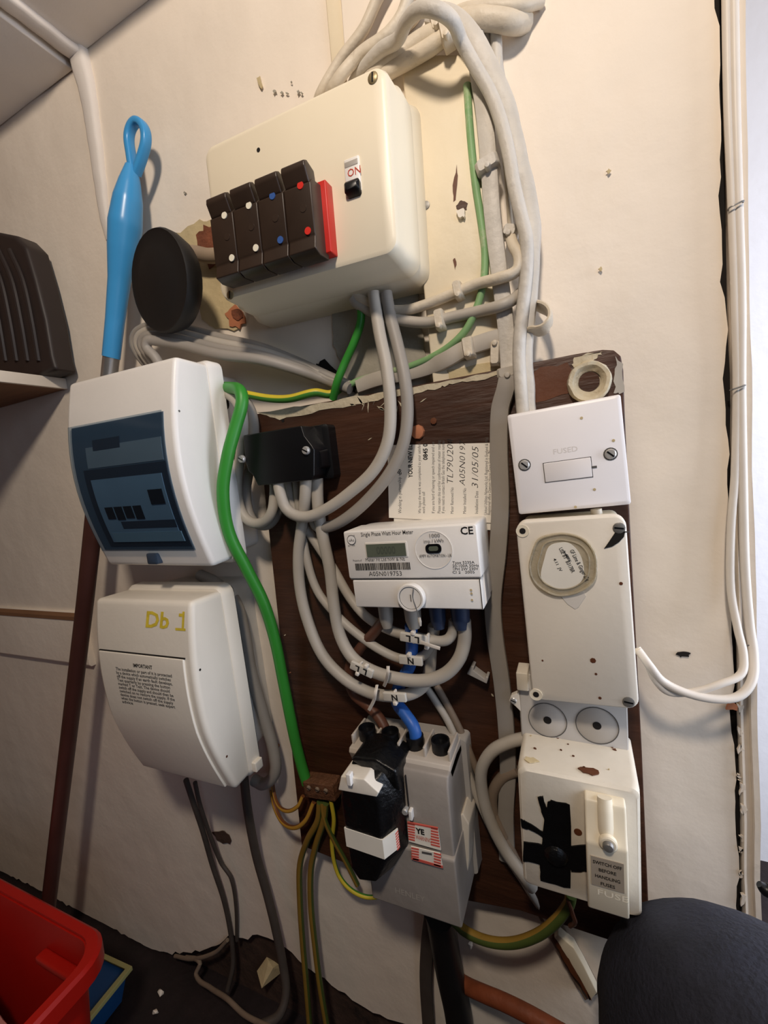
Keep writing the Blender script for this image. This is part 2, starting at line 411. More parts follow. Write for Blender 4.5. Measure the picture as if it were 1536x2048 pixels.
# door frame beside the wall: dark gap, rebated timber, white jamb beyond
g = Geo(); g.prism_x([(0.0136, 0.0), (0.0136, ZT), (0.004, ZT), (0.004, 0.0)], 0.104, 0.1128)
struct(link('trim_6', g, M_dark))
g = Geo()
prof = [(0.1125, 0.01), (0.1125, -0.002), (0.1132, -0.0035), (0.1150, -0.003), (0.1158, -0.0005), (0.1192, -0.0005), (0.1200, -0.004), (0.1240, -0.004), (0.1242, 0.09), (0.1125, 0.09)]
rg = []
for k in range(95):
    z = ZT * k / 94
    rg.append([(x + 0.0012 * noise.noise(Vector((x * 20, 1, z * 16))), y - 0.0008 * noise.noise(Vector((x * 60, 5, z * 30))), z) for x, y in prof])
g.rings(rg); struct(link('trim_7', g, M_frame, angle=50))
g = Geo(); g.bx((1.13, 0.52, 1.17), (2.2, 0.04, 2.36)); struct(link('wall_hall', g, M_wall2))

# bare plaster, holes, scrapes
patch('bare_plaster', [(664, 610), (835, 585), (850, 700), (868, 792), (700, 815), (690, 740), (668, 690)], 0.0015, M_plaster, wall, 0.001, 0.001, 5, 1)
patch('bare_plaster', [(352, 470), (400, 440), (430, 445), (470, 610), (480, 660), (430, 660), (405, 640), (380, 520)], 0.0015, M_yplaster, wall, 0.001, 0.002, 4, 2)
patch('exposed_brick', [(395, 470), (412, 452), (440, 450), (445, 530), (420, 533), (400, 520)], 0.0025, M_brick, wall, 0.001, 0.003, 3, 3)
patch('exposed_brick', [(345, 488), (352, 480), (358, 492), (352, 500)], 0.0025, M_brick, wall, 0.001, 0.001, 2, 33)
patch('broken_plaster', [(452, 625), (470, 612), (488, 622), (490, 645), (478, 656), (460, 650)], 0.0025, M_terra, wall, 0.0015, 0.002, 3, 4)
patch('hole', [(463, 622), (480, 618), (486, 634), (476, 642), (466, 634)], 0.0045, M_brick, wall, 0.0005, 0.001, 3, 5)
patch('hole', [(632, 730), (650, 720), (668, 738), (690, 758), (712, 768), (712, 785), (680, 780), (650, 770), (640, 752)], 0.0025, M_dark, wall, 0.001, 0.002, 3, 6)
patch('paint_scar', [(514, 155), (520, 152), (527, 172), (522, 178)], 0.002, M_yplaster, wall, 0.0006, 0.001, 2, 7)
for k, (x, y, r) in enumerate([(549, 184, 4), (564, 186, 3), (574, 187, 3), (597, 184, 4), (604, 187, 3), (583, 165, 2), (370, 386, 3), (517, 300, 3), (1218, 342, 5), (1201, 538, 5)]):
    if (x, y) == (517, 300): continue
    patch('pock_mark', [(x - r, y), (x, y - r), (x + r, y), (x, y + r)], 0.0018, M_yplaster if x > 1000 else M_plaster, wall, 0.0006, 0.0006, 2, 20 + k)
patch('hole', [(1352, 1308), (1366, 1303), (1380, 1306), (1376, 1314), (1360, 1314)], 0.0018, M_dark, wall, 0.0003, 0.0008, 3, 41)
patch('paint_scar', [(1450, 1415), (1460, 1402), (1475, 1408), (1476, 1418)], 0.002, M_terra, wall, 0.002, 0.001, 2, 42)
patch('damp_stain', [(425, 1665), (445, 1660), (460, 1672), (462, 1688), (440, 1685)], 0.0012, M_rubble, wall, 0.0006, 0.002, 3, 45)
# flakes along the crack by the frame
rf = random.Random(11)
for k in range(11):
    y = 1420 + k * 42 + rf.uniform(-14, 14); x = 1474 + (y - 1400) * 0.02 + rf.uniform(-2, 6); a = rf.uniform(.4, 1)
    patch('paint_flake', [(x - 3 * a, y - 12 * a), (x + 6 * a, y - 9 * a), (x + 7 * a, y + 5 * a), (x, y + 12 * a)], 0.002, M_frame, wall, 0.002 * a, 0.0015, 3, 60 + k)
# details on the timber upright
patch('resin_stain', [(906, 372), (911, 345), (914, 330), (916, 352), (912, 400), (907, 404)], 0.018, M_boardr, t2, 0.0004, 0.0004, 3, 8)
patch('resin_stain', [(906, 520), (911, 516), (913, 530), (910, 540)], 0.018, M_boardr, t2, 0.0004, 0.0004, 2, 9)
patch('knot_hole', [(912, 412), (922, 400), (934, 406), (933, 420), (920, 424)], 0.018, M_board, t2, 0.0004, 0.0007, 3, 10)
patch('paint_crust', [(914, 426), (930, 420), (933, 436), (922, 440)], 0.018, M_white2, t2, 0.004, 0.0007, 3, 11)
g = Geo(); p = P(852, 411, .018); g.lathe([(0.0035, 0), (0.0035, 0.0008), (0.001, 0.0012), (0, 0.0012)], p, seg=12); link('old_screw', g, M_dsteel, t2)
patch('chipped_paint', [(895, 740), (1000, 722), (1004, 738), (960, 752), (930, 768), (905, 775)], 0.018, M_yplaster, t2, 0.0008, 0.001, 5, 12)

# ------------------------------------------------------------------ meter board
T = Thing('meter_board', 'dark brown varnished wooden board with peeling paint that carries the meter', 'board', c=(-0.15, 0, CZ - 0.2))
w = [(512, 828), (760, 784), (1000, 738), (1150, 708), (1205, 699), (1228, 700), (1242, 712), (1247, 740), (1250, 830), (1262, 1080), (1284, 1500), (1298, 1830)]
pl = [T.L(x, y, .021) for x, y in w]
pl += [T.L(1290, 1905, .021), T.L(1040, 1822, .021), T.L(860, 1788, .021), T.L(735, 1752, .021), T.L(683, 1724, .021), T.L(603, 1692, .021), T.L(585, 1520, .021), T.L(556, 1240, .021)]
T.part('panel', Geo().prism([(p.x, p.z) for p in pl], -0.0005, -0.021), M_board, bevel=0.0015)
def onboard(name, px, m, th=0.0006, jit=0.0012, n=4, seed=0):
    g = blob([(lambda q: (q.x, q.z))(T.L(x, y, .021)) for x, y in px], -0.0205, -0.021 - th, jit, n, seed)
    return T.part(name, g, m, smooth=False)
onboard('peeling_paint', [(516, 826), (640, 806), (760, 785), (880, 764), (1000, 741), (1000, 750), (955, 762), (905, 766), (880, 776), (820, 790), (770, 797), (700, 812), (640, 822), (560, 838)], M_peel, 0.0006, 0.0012, 5, 1)
for k in range(14):
    x = 700 + random.random() * 150; y = 800 + random.random() * 22; a = random.random() * 3; l = 6 + random.random() * 8
    dx, dy = l * math.cos(a), l * math.sin(a)
    onboard('paint_fleck', [(x - dx, y - dy), (x + 1, y - 2), (x + dx, y + dy), (x - 1, y + 2)], M_peel, 0.0006, 0.0002, 1, k)
onboard('peeling_paint', [(1148, 714), (1205, 702), (1196, 716), (1178, 728), (1160, 724), (1152, 742), (1145, 735)], M_peel, 0.0006, 0.0012, 4, 50)
onboard('peeling_paint', [(1232, 712), (1243, 730), (1246, 786), (1228, 788), (1230, 740)], M_greyp, 0.0006, 0.0012, 4, 51)
onboard('bare_wood', [(1062, 738), (1140, 722), (1150, 790), (1070, 806)], M_boardr, 0.0003, 0.003, 5, 52)
for k, (x, y, l, a) in enumerate([(815, 890, 8, -.6), (740, 878, 5, -.5), (672, 922, 2, 0), (960, 1165, 7, .2), (985, 1100, 5, .4), (730, 1330, 3, 0), (690, 1290, 2, 0), (985, 1390, 4, .8), (570, 1270, 2, 0), (580, 1345, 2, 0)]):
    dx, dy = l * math.cos(a), l * math.sin(a)
    onboard('scratch', [(x - dx, y - dy), (x + 1, y - 1.5), (x + dx, y + dy), (x - 1, y + 1.5)], M_peel if k % 3 else M_terra, 0.0004, 0.0001, 1, 70 + k)
p = T.L(836, 864, .021)
T.part('wood_plug', Geo().lathe([(0.007, 0), (0.0065, 0.003), (0.004, 0.004), (0, 0.0042)], p, seg=9), M_terra)
T.part('wood_plug', Geo().lathe([(0.003, 0), (0.003, 0.002), (0, 0.0022)], T.L(868, 842, .021), seg=9), M_boardr)
T.part('screw_hole', Geo().lathe([(0.002, 0), (0.002, 0.0004), (0, 0.0004)], T.L(566, 841, .021), seg=9), M_dark)
T.part('screw_hole', Geo().lathe([(0.0025, 0), (0.0025, 0.0004), (0, 0.0004)], T.L(980, 1152, .021), seg=9), M_dark)
T.part('screw_hole', Geo().lathe([(0.0025, 0), (0.0025, 0.0004), (0, 0.0004)], T.L(1000, 840, .021), seg=9), M_dark)
# raised sleeve in the corner of the board
g = Geo(); p = T.L(1178, 764, .021)
g.lathe([(0.0165, 0), (0.0160, 0.004), (0.0150, 0.0072), (0.0125, 0.0068), (0.0110, 0.004), (0.0085, 0.0025), (0.0075, 0.001), (0, 0.001)], p, seg=28)
for i, v in enumerate(g.v): g.v[i] = v + Vector((noise.noise(v * 120), noise.noise(v * 150), noise.noise(v * 130 + Vector((4, 4, 4))))) * 0.0014
sl = T.part('pipe_sleeve', g, M_peel, label='paint-crusted pipe sleeve')
T.part('bore', Geo().lathe([(0.0078, 0), (0.0078, 0.0016), (0, 0.0016)], p + Vector((0, -0.0005, 0)), seg=20), M_board, sl)

# ------------------------------------------------------------------ old cream fuse box with rewirable fuses
T = Thing('fuse_box', 'cream plastic fuse box with four brown fuse carriers and an ON switch', 'fuse box', quad=[(404, 284), (762, 143), (802, 497), (443, 602)], off=.078)
W, H = T.w, T.h
T.part('base', Geo().rr([(0, W + .016, H + .016, .012), (-.020, W + .016, H + .016, .012), (-.030, W + .010, H + .010, .012), (-.034, W + .006, H + .006, .011)], 6), M_cream)
T.part('lid', Geo().rr([(-.034, W + .009, H + .009, .012), (-.052, W + .008, H + .008, .012), (-.055, W + .004, H + .004, .011), (-.072, W + .002, H + .002, .010), (-.0765, W - .001, H - .001, .010), (-.078, W - .006, H - .006, .009)], 6), M_cream)
screw(T, 'screw', 746, 156, .078, .0042, M_brass, ang=95)
screw(T, 'screw', 461, 590, .078, .0042, M_brass, ang=100)
T.part('pin_hole', disc(T, 517, 300, .078, .0018), M_dark)
sw = T.part('switch_window', Geo().slab(*(lambda q: (q.x, q.z))(T.L(706, 352, .078)), .0135, .026, -.0775, -.0795, .001), M_white)
T.part('window_top', Geo().slab(*(lambda q: (q.x, q.z))(T.L(704, 329, .078)), .0125, .005, -.0785, -.0798, .0005), M_greyp, sw)
g = text_geo('ON', .0056, T.L(695, 355, .0798), length=.0115); T.part('on_lettering', g, M_redink, sw, smooth=False)
p = T.L(709, 381, .078)
T.part('switch_toggle', Geo().rr([(-.078, .0125, .0105, .002, p.x, p.z), (-.0825, .0135, .009, .002, p.x, p.z + .001), (-.0845, .010, .005, .002, p.x, p.z + .001)]), M_black, sw)
# fuse carriers
Q = [(410, 402), (607, 322), (645, 500), (437, 560)]
cz = (T.L(*Q[0], .104) + T.L(*Q[1], .104) + T.L(*Q[2], .104) + T.L(*Q[3], .104)) / 4
x0 = (T.L(*Q[0], .104).x + T.L(*Q[3], .104).x) / 2; x1 = (T.L(*Q[1], .104).x + T.L(*Q[2], .104).x) / 2
zt = (T.L(*Q[0], .104).z + T.L(*Q[1], .104).z) / 2; zb = (T.L(*Q[3], .104).z + T.L(*Q[2], .104).z) / 2
cw = (x1 - x0) / 4
dots = [((449, 431), (464, 516)), ((498, 411), (512, 496)), ((545, 392), (561, 480)), ((601, 371), (616, 462))]
dm = [M_whitedot, M_whitedot, M_bluedot, M_reddot]
base_m = [M_white2, M_white2, M_bluedot, M_red]
for k in range(4):
    xa = x0 + k * cw + .0005; xb = x0 + (k + 1) * cw - .0005
    f = -.104; hh = zt - zb
    prof = [(-.084, zb), (f + .006, zb - .001), (f - .001, zb + .002), (f + .001, zb + .012), (f, zb + .014), (f, zt - .016), (f + .004, zt - .012), (-.084, zt - .010)]
    c = T.part('fuse_carrier', Geo().prism_x(prof, xa, xb), M_bakelite, bevel=.0010)
    T.part('finger_grip', Geo().prism_x([(f + .006, zt - .018), (f, zt - .0155), (f - .0045, zt - .006), (f - .004, zt - .002), (f, zt), (f + .010, zt - .003), (f + .012, zt - .016)], xa + .0014, xb - .0014), M_bakelite, c, bevel=.0014)
    T.part('fuse_base', Geo().bx(((xa + xb) / 2 + (.0024 if k == 3 else 0), -.0828, (zt + zb) / 2 - .002), (cw - .001 + (.0048 if k == 3 else 0), .0115, hh - .012)), base_m[k], c, bevel=.001)
    for (dx, dy) in dots[k]:
        T.part('colour_dot', disc(T, dx, dy, .104, .0028, .0006), dm[k], c)
    T.part('rivet', disc(T, (dots[k][0][0] + dots[k][1][0]) / 2 - 2, (dots[k][0][1] + dots[k][1][1]) / 2, .104, .003, .0004), M_bakelite, c)

# ------------------------------------------------------------------ consumer unit with smoked window
def lid_profile(tab, yb):
    """(z, front depth) table, top to bottom -> closed (y, z) profile"""
    return [(-d, z) for z, d in tab] + [(-yb, tab[-1][0] + .002), (-yb, tab[0][0] - .002)]
T = Thing('consumer_unit', 'white consumer unit with a smoked blue-grey window over its breakers', 'consumer unit', quad=[(140, 765), (343, 712), (440, 1130), (197, 1125)], off=.11, rot=-1.0)
W = .182; zT = T.L(340, 712, .108).z; zB = T.L(428, 1136, .100).z; xL = T.L(131, 780, .11).x; xR = T.L(341, 740, .11).x + .004; cx = (xL + xR) / 2; W = xR - xL
HH = zT - zB; cz = (zT + zB) / 2
fd = lambda t: .104 + .018 * math.sin(math.pi * min(max(t * .95 + .02, 0), 1)) - .010 * t * t      # front depth, t from top to bottom
bR = xR - .020; bw_ = bR - xL - .004; bc = (bR + xL + .004) / 2
T.part('base', Geo().rr([(-.0005, bw_, HH - .006, .008, bc, cz), (-.052, bw_ + .004, HH - .004, .008, bc, cz)]), M_white)
tab = [(zT - HH * k / 16, fd(k / 16)) for k in range(17)]
lid = T.part('lid', Geo().prism_x(lid_profile(tab, .052), xL, xR), M_white, bevel=.005)
rim = Geo(); rim.rr([(-.050, W + .007, HH + .007, .009, cx, cz), (-.064, W + .007, HH + .007, .009, cx, cz), (-.068, W + .002, HH + .002, .008, cx, cz)]); T.part('rim', rim, M_white)
# window pane follows the curve of the lid
za = T.L(236, 838, .12).z; zb2 = T.L(290, 1104, .115).z; xa = xL + .010; xb = xR - .014
def tz(z): return (zT - z) / HH
def curved(xa, xb, za, zb, d0, d1, n=10):
    g = Geo(); zs = [za + (zb - za) * k / n for k in range(n + 1)]
    pr = [(-fd(tz(z)) - d1, z) for z in zs] + [(-fd(tz(z)) - d0, z) for z in zs[::-1]]
    return g.prism_x(pr, xa, xb)
zl = lambda f: za + (zb2 - za) * f
xl = lambda f: xa + (xb - xa) * f
rec = T.part('window_recess', curved(xa, xb, za, zb2, 0, .0008), mat('recess_blue_grey', (88, 104, 118), .6, .05, 20))
T.part('upper_label', curved(xl(.16), xl(.97), zl(.17), zl(.33), .0005, .0012), mat('pale_label_strip', (150, 160, 165), .6, .05, 20), rec)
T.part('upper_print', curved(xl(.25), xl(.55), zl(.12), zl(.20), .001, .0016), mat('dark_print', (60, 66, 76), .6, .05, 20), rec)
T.part('breaker_frame', curved(xl(.10), xl(.99), zl(.34), zl(.97), .0005, .0013), mat('frame_dark_grey', (52, 60, 70), .5), rec)
bp = T.part('breaker_panel', curved(xl(.17), xl(.93), zl(.42), zl(.93), .001, .002), mat('panel_grey', (140, 166, 184), .5, .05, 20), rec)
for k in range(4):
    a = .24 + .105 * k
    T.part('breaker_switch', curved(xl(a), xl(a + .085), zl(.64), zl(.735 + .01 * (k % 2)), .0015, .0028, 2), M_black, rec)
T.part('main_switch', curved(xl(.76), xl(.90), zl(.53), zl(.64), .0015, .0028, 2), M_black, rec)
T.part('rating_label', curved(xl(.20), xl(.95), zl(.85), zl(.93), .0015, .0024, 2), mat('pale_blue_label', (150, 178, 190), .5, .03, 20), rec)
T.part('dark_strip', curved(xl(.36), xl(.93), zl(.76), zl(.82), .0015, .0022, 2), mat('dark_print', (60, 66, 76)), rec)  # darker strip across the panel below the breakers
T.part('smoked_pane', curved(xa - .001, xb + .001, za + .001, zb2 - .001, .0030, .0040), M_smoke, label='smoked blue-grey window')
px = T.L(290, 1118, .112)
T.part('latch', Geo().rr([(-fd(.97) - .000, .016, .012, .001, px.x, px.z - .002), (-fd(.97) - .006, .016, .012, .002, px.x, px.z - .002), (-fd(.97) - .007, .012, .008, .002, px.x, px.z - .002)]), mat('latch_blue_grey', (52, 66, 84), .35))
T.part('pin_hole', Geo().lathe([(.0012, 0), (.0012, .0005), (0, .0005)], (xR - .0005, -fd(.25) + .006, zT - HH * .25), (1, 0, 0), 10), M_dark)
p = (xR + .0035, -.028, zT - .028)
T.part('cable_entry', Geo().lathe([(.0085, 0), (.0085, .0006), (0, .0006)], (bR + .0008, -.03, zT - .035), (1, 0, 0), 18), M_dark)
T.part('corner_clip', Geo().bx((bR + .003, -.035, zB + .012), (.006, .008, .008)), M_white, bevel=.001)
CU1 = (T, xR, zT)

# ------------------------------------------------------------------ second consumer unit, closed flap
T = Thing('consumer_unit', 'white consumer unit with a closed flap and yellow marker scrawl', 'consumer unit', quad=[(190, 1202), (390, 1203), (440, 1585), (262, 1545)], off=.118, rot=0.3)
zT = T.L(390, 1203, .112).z; zB = T.L(455, 1580, .098).z; xL = T.L(190, 1215, .115).x; xR = T.L(385, 1300, .118).x + .004; cx = (xL + xR) / 2; W = xR - xL; HH = zT - zB; cz = (zT + zB) / 2
fd = lambda t: .098 + .026 * math.sin(math.pi * min(t * .72 + .20, 1)) - .030 * max(0, t - .6) ** 1.3
bR = xR - .022; bw_ = bR - xL - .004; bc = (bR + xL + .004) / 2
T.part('base', Geo().rr([(-.0005, bw_, HH - .012, .014, bc, cz), (-.056, bw_ + .004, HH - .006, .012, bc, cz)]), M_greyp and mat('pale_base', (206, 202, 194), .45))
T.part('gap', Geo().rr([(-.055, W + .002, HH + .002, .008, cx, cz), (-.0585, W + .002, HH + .002, .008, cx, cz)]), M_black)
T.part('rim', Geo().rr([(-.0580, W + .007, HH + .008, .012, cx, cz), (-.070, W + .006, HH + .007, .012, cx, cz), (-.074, W + .001, HH + .002, .010, cx, cz)]), M_white2)
tab = [(zT - HH * k / 16, fd(k / 16)) for k in range(17)]
T.part('lid', Geo().prism_x(lid_profile(tab, .060), xL, xR), M_white2, bevel=.006)
za = T.L(290, 1311, .124).z; zb2 = zB + .004; xa = xL + .008; xb = xR - .012
flap = T.part('flap_door', curved(xa, xb, za, zb2, -.001, .0024, 14), M_white2, bevel=.001)
T.part('flap_gap', curved(xa - .001, xb + .001, za + .0012, za - .0002, -.0005, .0012, 2), M_dark)
def ontext(body, h, z, x, m, parent, length=None, align='LEFT', shear=0, lift=.0027, bold=0):
    g = text_geo(body, h, (x, 0, z), length=length, align=align, shear=shear, bold=bold)
    for i, v in enumerate(g.v): g.v[i] = Vector((v.x, -fd((zT - v.z) / HH) - lift, v.z))
    return T.part('lettering', g, m, parent, smooth=False)
xt = T.L(236, 1340, .124).x; xe = T.L(348, 1340, .124).x
ontext('IMPORTANT', .0040, T.L(285, 1334, .124).z, (xt + xe) / 2, M_ink, flap, length=.030, align='CENTER', bold=.02)
zr = T.L(290, 1345, .124).z; zq = T.L(296, 1412, .124).z
lines = ['The installation or part of it is protected', 'by a device which automatically switches', 'off the supply if an earth fault develops.', 'Test quarterly by pressing the button', 'marked T or Test. The device should', 'switch off the supply and should then be', 'switched on to restore the supply. If the', 'device does not switch off the supply', 'when the button is pressed, seek expert', 'advice']
for k, l in enumerate(lines):
    ontext(l, .0034, zr + (zq - zr) * k / 9, xt, M_gink, flap, length=(xe - xt) * (0.96 if k < 9 else .2) * (len(l) / 41 if k < 9 else 1) ** .4, bold=.015)
zz = T.L(335, 1256, .118).z
ontext('Db', .0165, zz, T.L(290, 1250, .118).x, M_yellow, None, length=.036, shear=.12, lift=.0004, bold=.025)['label'] = 'yellow marker lettering'
ontext('I', .0175, zz, T.L(362, 1250, .118).x, M_yellow, None, length=.0048, shear=.12, lift=.0004, bold=.03)
ontext('_', .0165, zz + .0022, T.L(352, 1250, .118).x, M_yellow, None, length=.0145, lift=.0004, bold=.03)
ontext('-', .0165, zz + .0090, T.L(357, 1250, .118).x, M_yellow, None, length=.006, shear=.12, lift=.0004, bold=.02)
T.part('pin_hole', Geo().lathe([(.0013, 0), (.0013, .0005), (0, .0005)], (xR - .0003, -fd(.32) + .007, zT - HH * .32), (1, 0, 0), 10), M_dark)
T.part('scuff', Geo().lathe([(.0014, 0), (.0014, .0004), (0, .0004)], (xR - .0003, -fd(.80) + .010, zT - HH * .80), (1, 0, 0), 8), M_boardr)
T.part('knockout', Geo().lathe([(.011, 0), (.011, .0008), (.0102, .0008), (.0102, .0003), (0, .0003)], (bR + .0002, -.030, zT - HH * .72), (1, 0, 0), 24), mat('pale_base', (206, 202, 194)))
T.part('corner_clip', Geo().bx((xR + .005, -.065, zB + .010), (.007, .012, .012)), M_white2, bevel=.0015)
CU2 = (T, xR, zT, zB)

# ------------------------------------------------------------------ black junction box
T = Thing('junction_box', 'black plastic service connector box with pale screws', 'junction box', quad=[(486, 872), (598, 851), (632, 962), (500, 970)], off=.060, base=.021, rot=0)
W, H = T.w, T.h
lidp = [(-W / 2, H / 2), (W / 2 - .003, H / 2), (W / 2 - .001, H / 2 - .010), (W / 2 + .006, H / 2 - .020), (W / 2 + .008, H / 2 - .024), (W / 2 + .004, -H / 2 + .004), (W / 2, -H / 2), (-W / 2 + .010, -H / 2), (-W / 2 + .005, -H / 2 + .012), (-W / 2, -H / 2 + .016), (-W / 2 - .002, 0)]
T.part('body', Geo().rr([(0, W + .012, H + .002, .004, .006, 0), (-.014, W + .012, H + .002, .004, .006, 0), (-.016, W + .006, H, .004, .003, 0)]), M_black, bevel=None)
T.part('lid', Geo().prism(lidp, -.014, -.039), M_black, bevel=.0015)
T.part('shoulder', Geo().rr([(-.012, .020, .020, .003, W / 2, H / 2 - .034), (-.030, .018, .018, .004, W / 2, H / 2 - .034)]), M_black)
for x, y in ((485, 918), (613, 901)): screw(T, 'screw', x, y, .060, .0042, M_steel, ang=30, proud=.003)

# ------------------------------------------------------------------ installation card behind the meter
T = Thing('installation_card', 'cream printed installation card with handwritten numbers, turned sideways', 'card', quad=[(776, 889), (990, 887), (992, 1046), (776, 1036)], off=.024, base=.0215)
W, H = T.w, T.h
T.part('back_sheet', Geo().bx((.003, -.0006, -.007), (W - .004, .0004, H)), M_card)
T.part('front_sheet', Geo().bx((0, -.0016, 0), (W, .0005, H)), M_card)
UP = (0, 0, 1); LF = (-1, 0, 0)
def vtext(body, h, px, py, length=None, m=M_ink, shear=0, bold=0, name='print'):
    T.part(name, text_geo(body, h, T.L(px, py, .0234) + Vector((0, 0, 0)), UP, LF, length, shear=shear, bold=bold), m, smooth=False)
s = H / 150
vtext('Working in partnership with', .0036, 803, 1027, .044, M_gink); vtext('Br', .0045, 803, 950, None, M_ink, .3)
vtext('YOUR NEW ELE', .0044, 825, 955, .034, M_ink, bold=.03)
vtext('We hope the work was completed to your satisfact', .0030, 842, 1027, .068, M_gink)
vtext('work please call', .0030, 850, 1027, .021, M_gink); vtext('0845 0', .0044, 855, 920, .0155, M_ink, bold=.03)
vtext('If you are hard of hearing or speech impaired and use', .0030, 869, 1027, .068, M_gink)
vtext('Please retain this card for confirmation of meter reading', .0030, 881, 1027, .069, M_gink)
vtext('If you need to contact British Gas the telephone number', .0030, 889, 1027, .069, M_gink)
vtext('Meter Removed No', .0030, 907, 1028, .025, M_gink); vtext('TL79U204', .0060, 906, 970, .041, M_ink, .25, bold=-.012, name='handwriting')
vtext('Meter Installed No', .0030, 932, 1028, .024, M_gink); vtext('A05N0197', .0055, 930, 972, .042, M_ink, .25, bold=-.012, name='handwriting')
vtext('Installation Date', .0030, 956, 1028, .021, M_gink); vtext('31/05/05', .0060, 956, 978, .038, M_ink, .25, bold=-.012, name='handwriting')
vtext('United Utilities Networks Ltd. Registered in England & Wal', .0028, 974, 1030, .070, M_gink)
vtext('Registered office Dawson House Great Sankey Warrington', .0028, 981, 1030, .069, M_gink)

# ------------------------------------------------------------------ electricity meter
T = Thing('electricity_meter', 'white single phase electricity meter with a small display', 'meter', quad=[(688, 1063), (953, 1048), (970, 1227), (703, 1207)], off=.076, base=.0215, rot=.8)
W, H = T.w, T.h; D = T.d
zs = T.L(830, 1157, .076).z
T.part('body', Geo().rr([(-.001, W - .004, H - .002, .003, 0, 0), (D + .012, W - .001, H, .003), (D + .010, W, H, .003)]), M_white)
T.part('upper_cover', Geo().slab(0, (H / 2 + zs) / 2, W, H / 2 - zs, -.02, D, .002, .001), M_white)
lc = T.part('terminal_cover', Geo().slab(.001, (zs - H / 2) / 2 - .0008, W - .004, zs + H / 2 - .0012, -.02, D + .0004, .0012, .0008), M_white)
T.part('cover_gap', Geo().bx((0, D + .0016, zs - .0002), (W - .003, .002, .0012)), M_gink)
T.part('cover_gap', Geo().bx((W / 2 - .002, D + .0012, (zs - H / 2) / 2), (.0008, .002, zs + H / 2)), M_gink)
def fl(px, py, o=.0764): q = T.L(px, py, o); return q
def ft(body, h, px, py, length, m=M_gink, bold=0, o=.0763): return T.part('print', text_geo(body, h, fl(px, py, o), length=length, bold=bold), m, smooth=False)
q = fl(772, 1100); ld = T.part('display_bezel', Geo().slab(q.x, q.z, .041, .0145, D + .001, D - .0006, .001, .0004), M_lgrey)
T.part('display', Geo().bx((q.x, D - .0008, q.z), (.038, .0008, .0115)), M_lcd, ld)
T.part('display_digits', text_geo('00000', .007, (q.x - .009, D - .0013, q.z - .0035), length=.018), mat('faint_digit', (74, 80, 70)), ld, smooth=False)
ft('Single Phase Watt Hour Meter', .0036, 722, 1073, .0505, bold=.005)
q = fl(867, 1100, .0762)
T.part('sensor_ring', Geo().lathe([(.0165, 0), (.0165, .0004), (.0160, .0004), (.0160, .0001), (0, .0001)], q, seg=40), M_white)
ft('1000', .0030, 857, 1075, .0090, o=.0772); ft('imp / kWh', .0030, 847, 1086, .0175, o=.0772); ft('AMPY AUTOMATION - UK', .0026, 839, 1115, .0285, M_ink, o=.0772)
q = fl(867, 1097); T.part('sensor_window', Geo().rr([(D + .001, .014, .008, .0035, q.x, q.z), (D - .0012, .014, .008, .0035, q.x, q.z), (D - .0012, .011, .0055, .0025, q.x, q.z), (D - .0004, .0105, .005, .0022, q.x, q.z)]), M_black)
T.part('sensor_lens', Geo().rr([(D, .0085, .004, .0018, q.x, q.z), (D - .001, .0085, .004, .0018, q.x, q.z)]), M_lcd)
ft('CE', .0062, 921, 1069, .0105, M_ink, .02)
ft('Property of', .0018, 706, 1123, .009); ft('Meter Fit Ltd NW & NE', .0032, 731, 1123, .0385)
q0 = fl(711, 1133); q1 = fl(820, 1133); rnd = random.Random(3); x = q0.x; g = Geo()
while x < q1.x:
    bw = rnd.choice((.0003, .0006, .0009)); g.bx((x, D - .0003, (q0.z + q1.z) / 2), (bw, .0002, .0064)); x += bw + rnd.choice((.0004, .0006))
T.part('barcode', g, M_ink, smooth=False)
ft('A05N019753', .0042, 738, 1152, .0325, M_gink)
for k, l in enumerate(('Type 5235A', '20-100A 50Hz', '1PH 2W 230V', 'Cl 2   2005')):
    ft(l, .0023, 905, 1128 + 6.4 * k, (.0185, .022, .021, .0185)[k], M_ink)
q = fl(703, 1080); e = T.part('crest', Geo().lathe([(.0045, 0), (.0045, .0002), (.0040, .0002), (.0040, .0001), (0, .0001)], q, seg=24), M_gink)
T.part('crest_field', Geo().lathe([(.0039, 0), (.0039, .0003), (0, .0003)], q, seg=24), M_white, e)
T.part('crest_letters', text_geo('oAo', .003, q + Vector((-.0028, -.0005, -.0015)), length=.0056), M_gink, e, smooth=False)
for s, yy in (('AMPY UK', 1073), ('EST 1979', 1093)): T.part('crest_scroll', text_geo(s, .0014, fl(703, yy) + Vector((0, 0, 0)), length=.007, align='CENTER'), M_gink, e, smooth=False)
q = T.L(824, 1193, .0768)
kn = T.part('seal_knob', Geo().lathe([(.0128, 0), (.0128, .004), (.0118, .0052), (.0104, .0052), (.0102, .0042), (0, .0042)], q, seg=32), M_white)
T.part('knob_slot', Geo().bx(q + Vector((.0005, -.0046, .0002)), (.0006, .0006, .006)), M_gink, kn)
T.part('knob_groove', Geo().lathe([(.0104, 0), (.0104, .0046), (.0099, .0046), (.0099, 0)], q, seg=32), M_gink, kn)
T.part('seal_wire', Geo().tube([q + Vector(v) for v in ((.0042, -.0055, .0085), (.0030, -.0062, .002), (.0048, -.0062, -.007), (.0055, -.004, -.015), (.0055, -.003, -.020))], .00045, seg=6), M_dsteel)
T.part('wire_seal', Geo().tube([q + Vector(v) for v in ((.0055, -.003, -.018), (.0056, -.003, -.0215), (.0058, -.003, -.0255))], [.0014, .0018, .0010], seg=8), M_cgrey2)
for k, (x, y) in enumerate(((942, 1180), (943, 1187), (944, 1200))): T.part('tea_spot', disc(T, x, y, .0766, .0010, .0002, 8), M_yplaster)
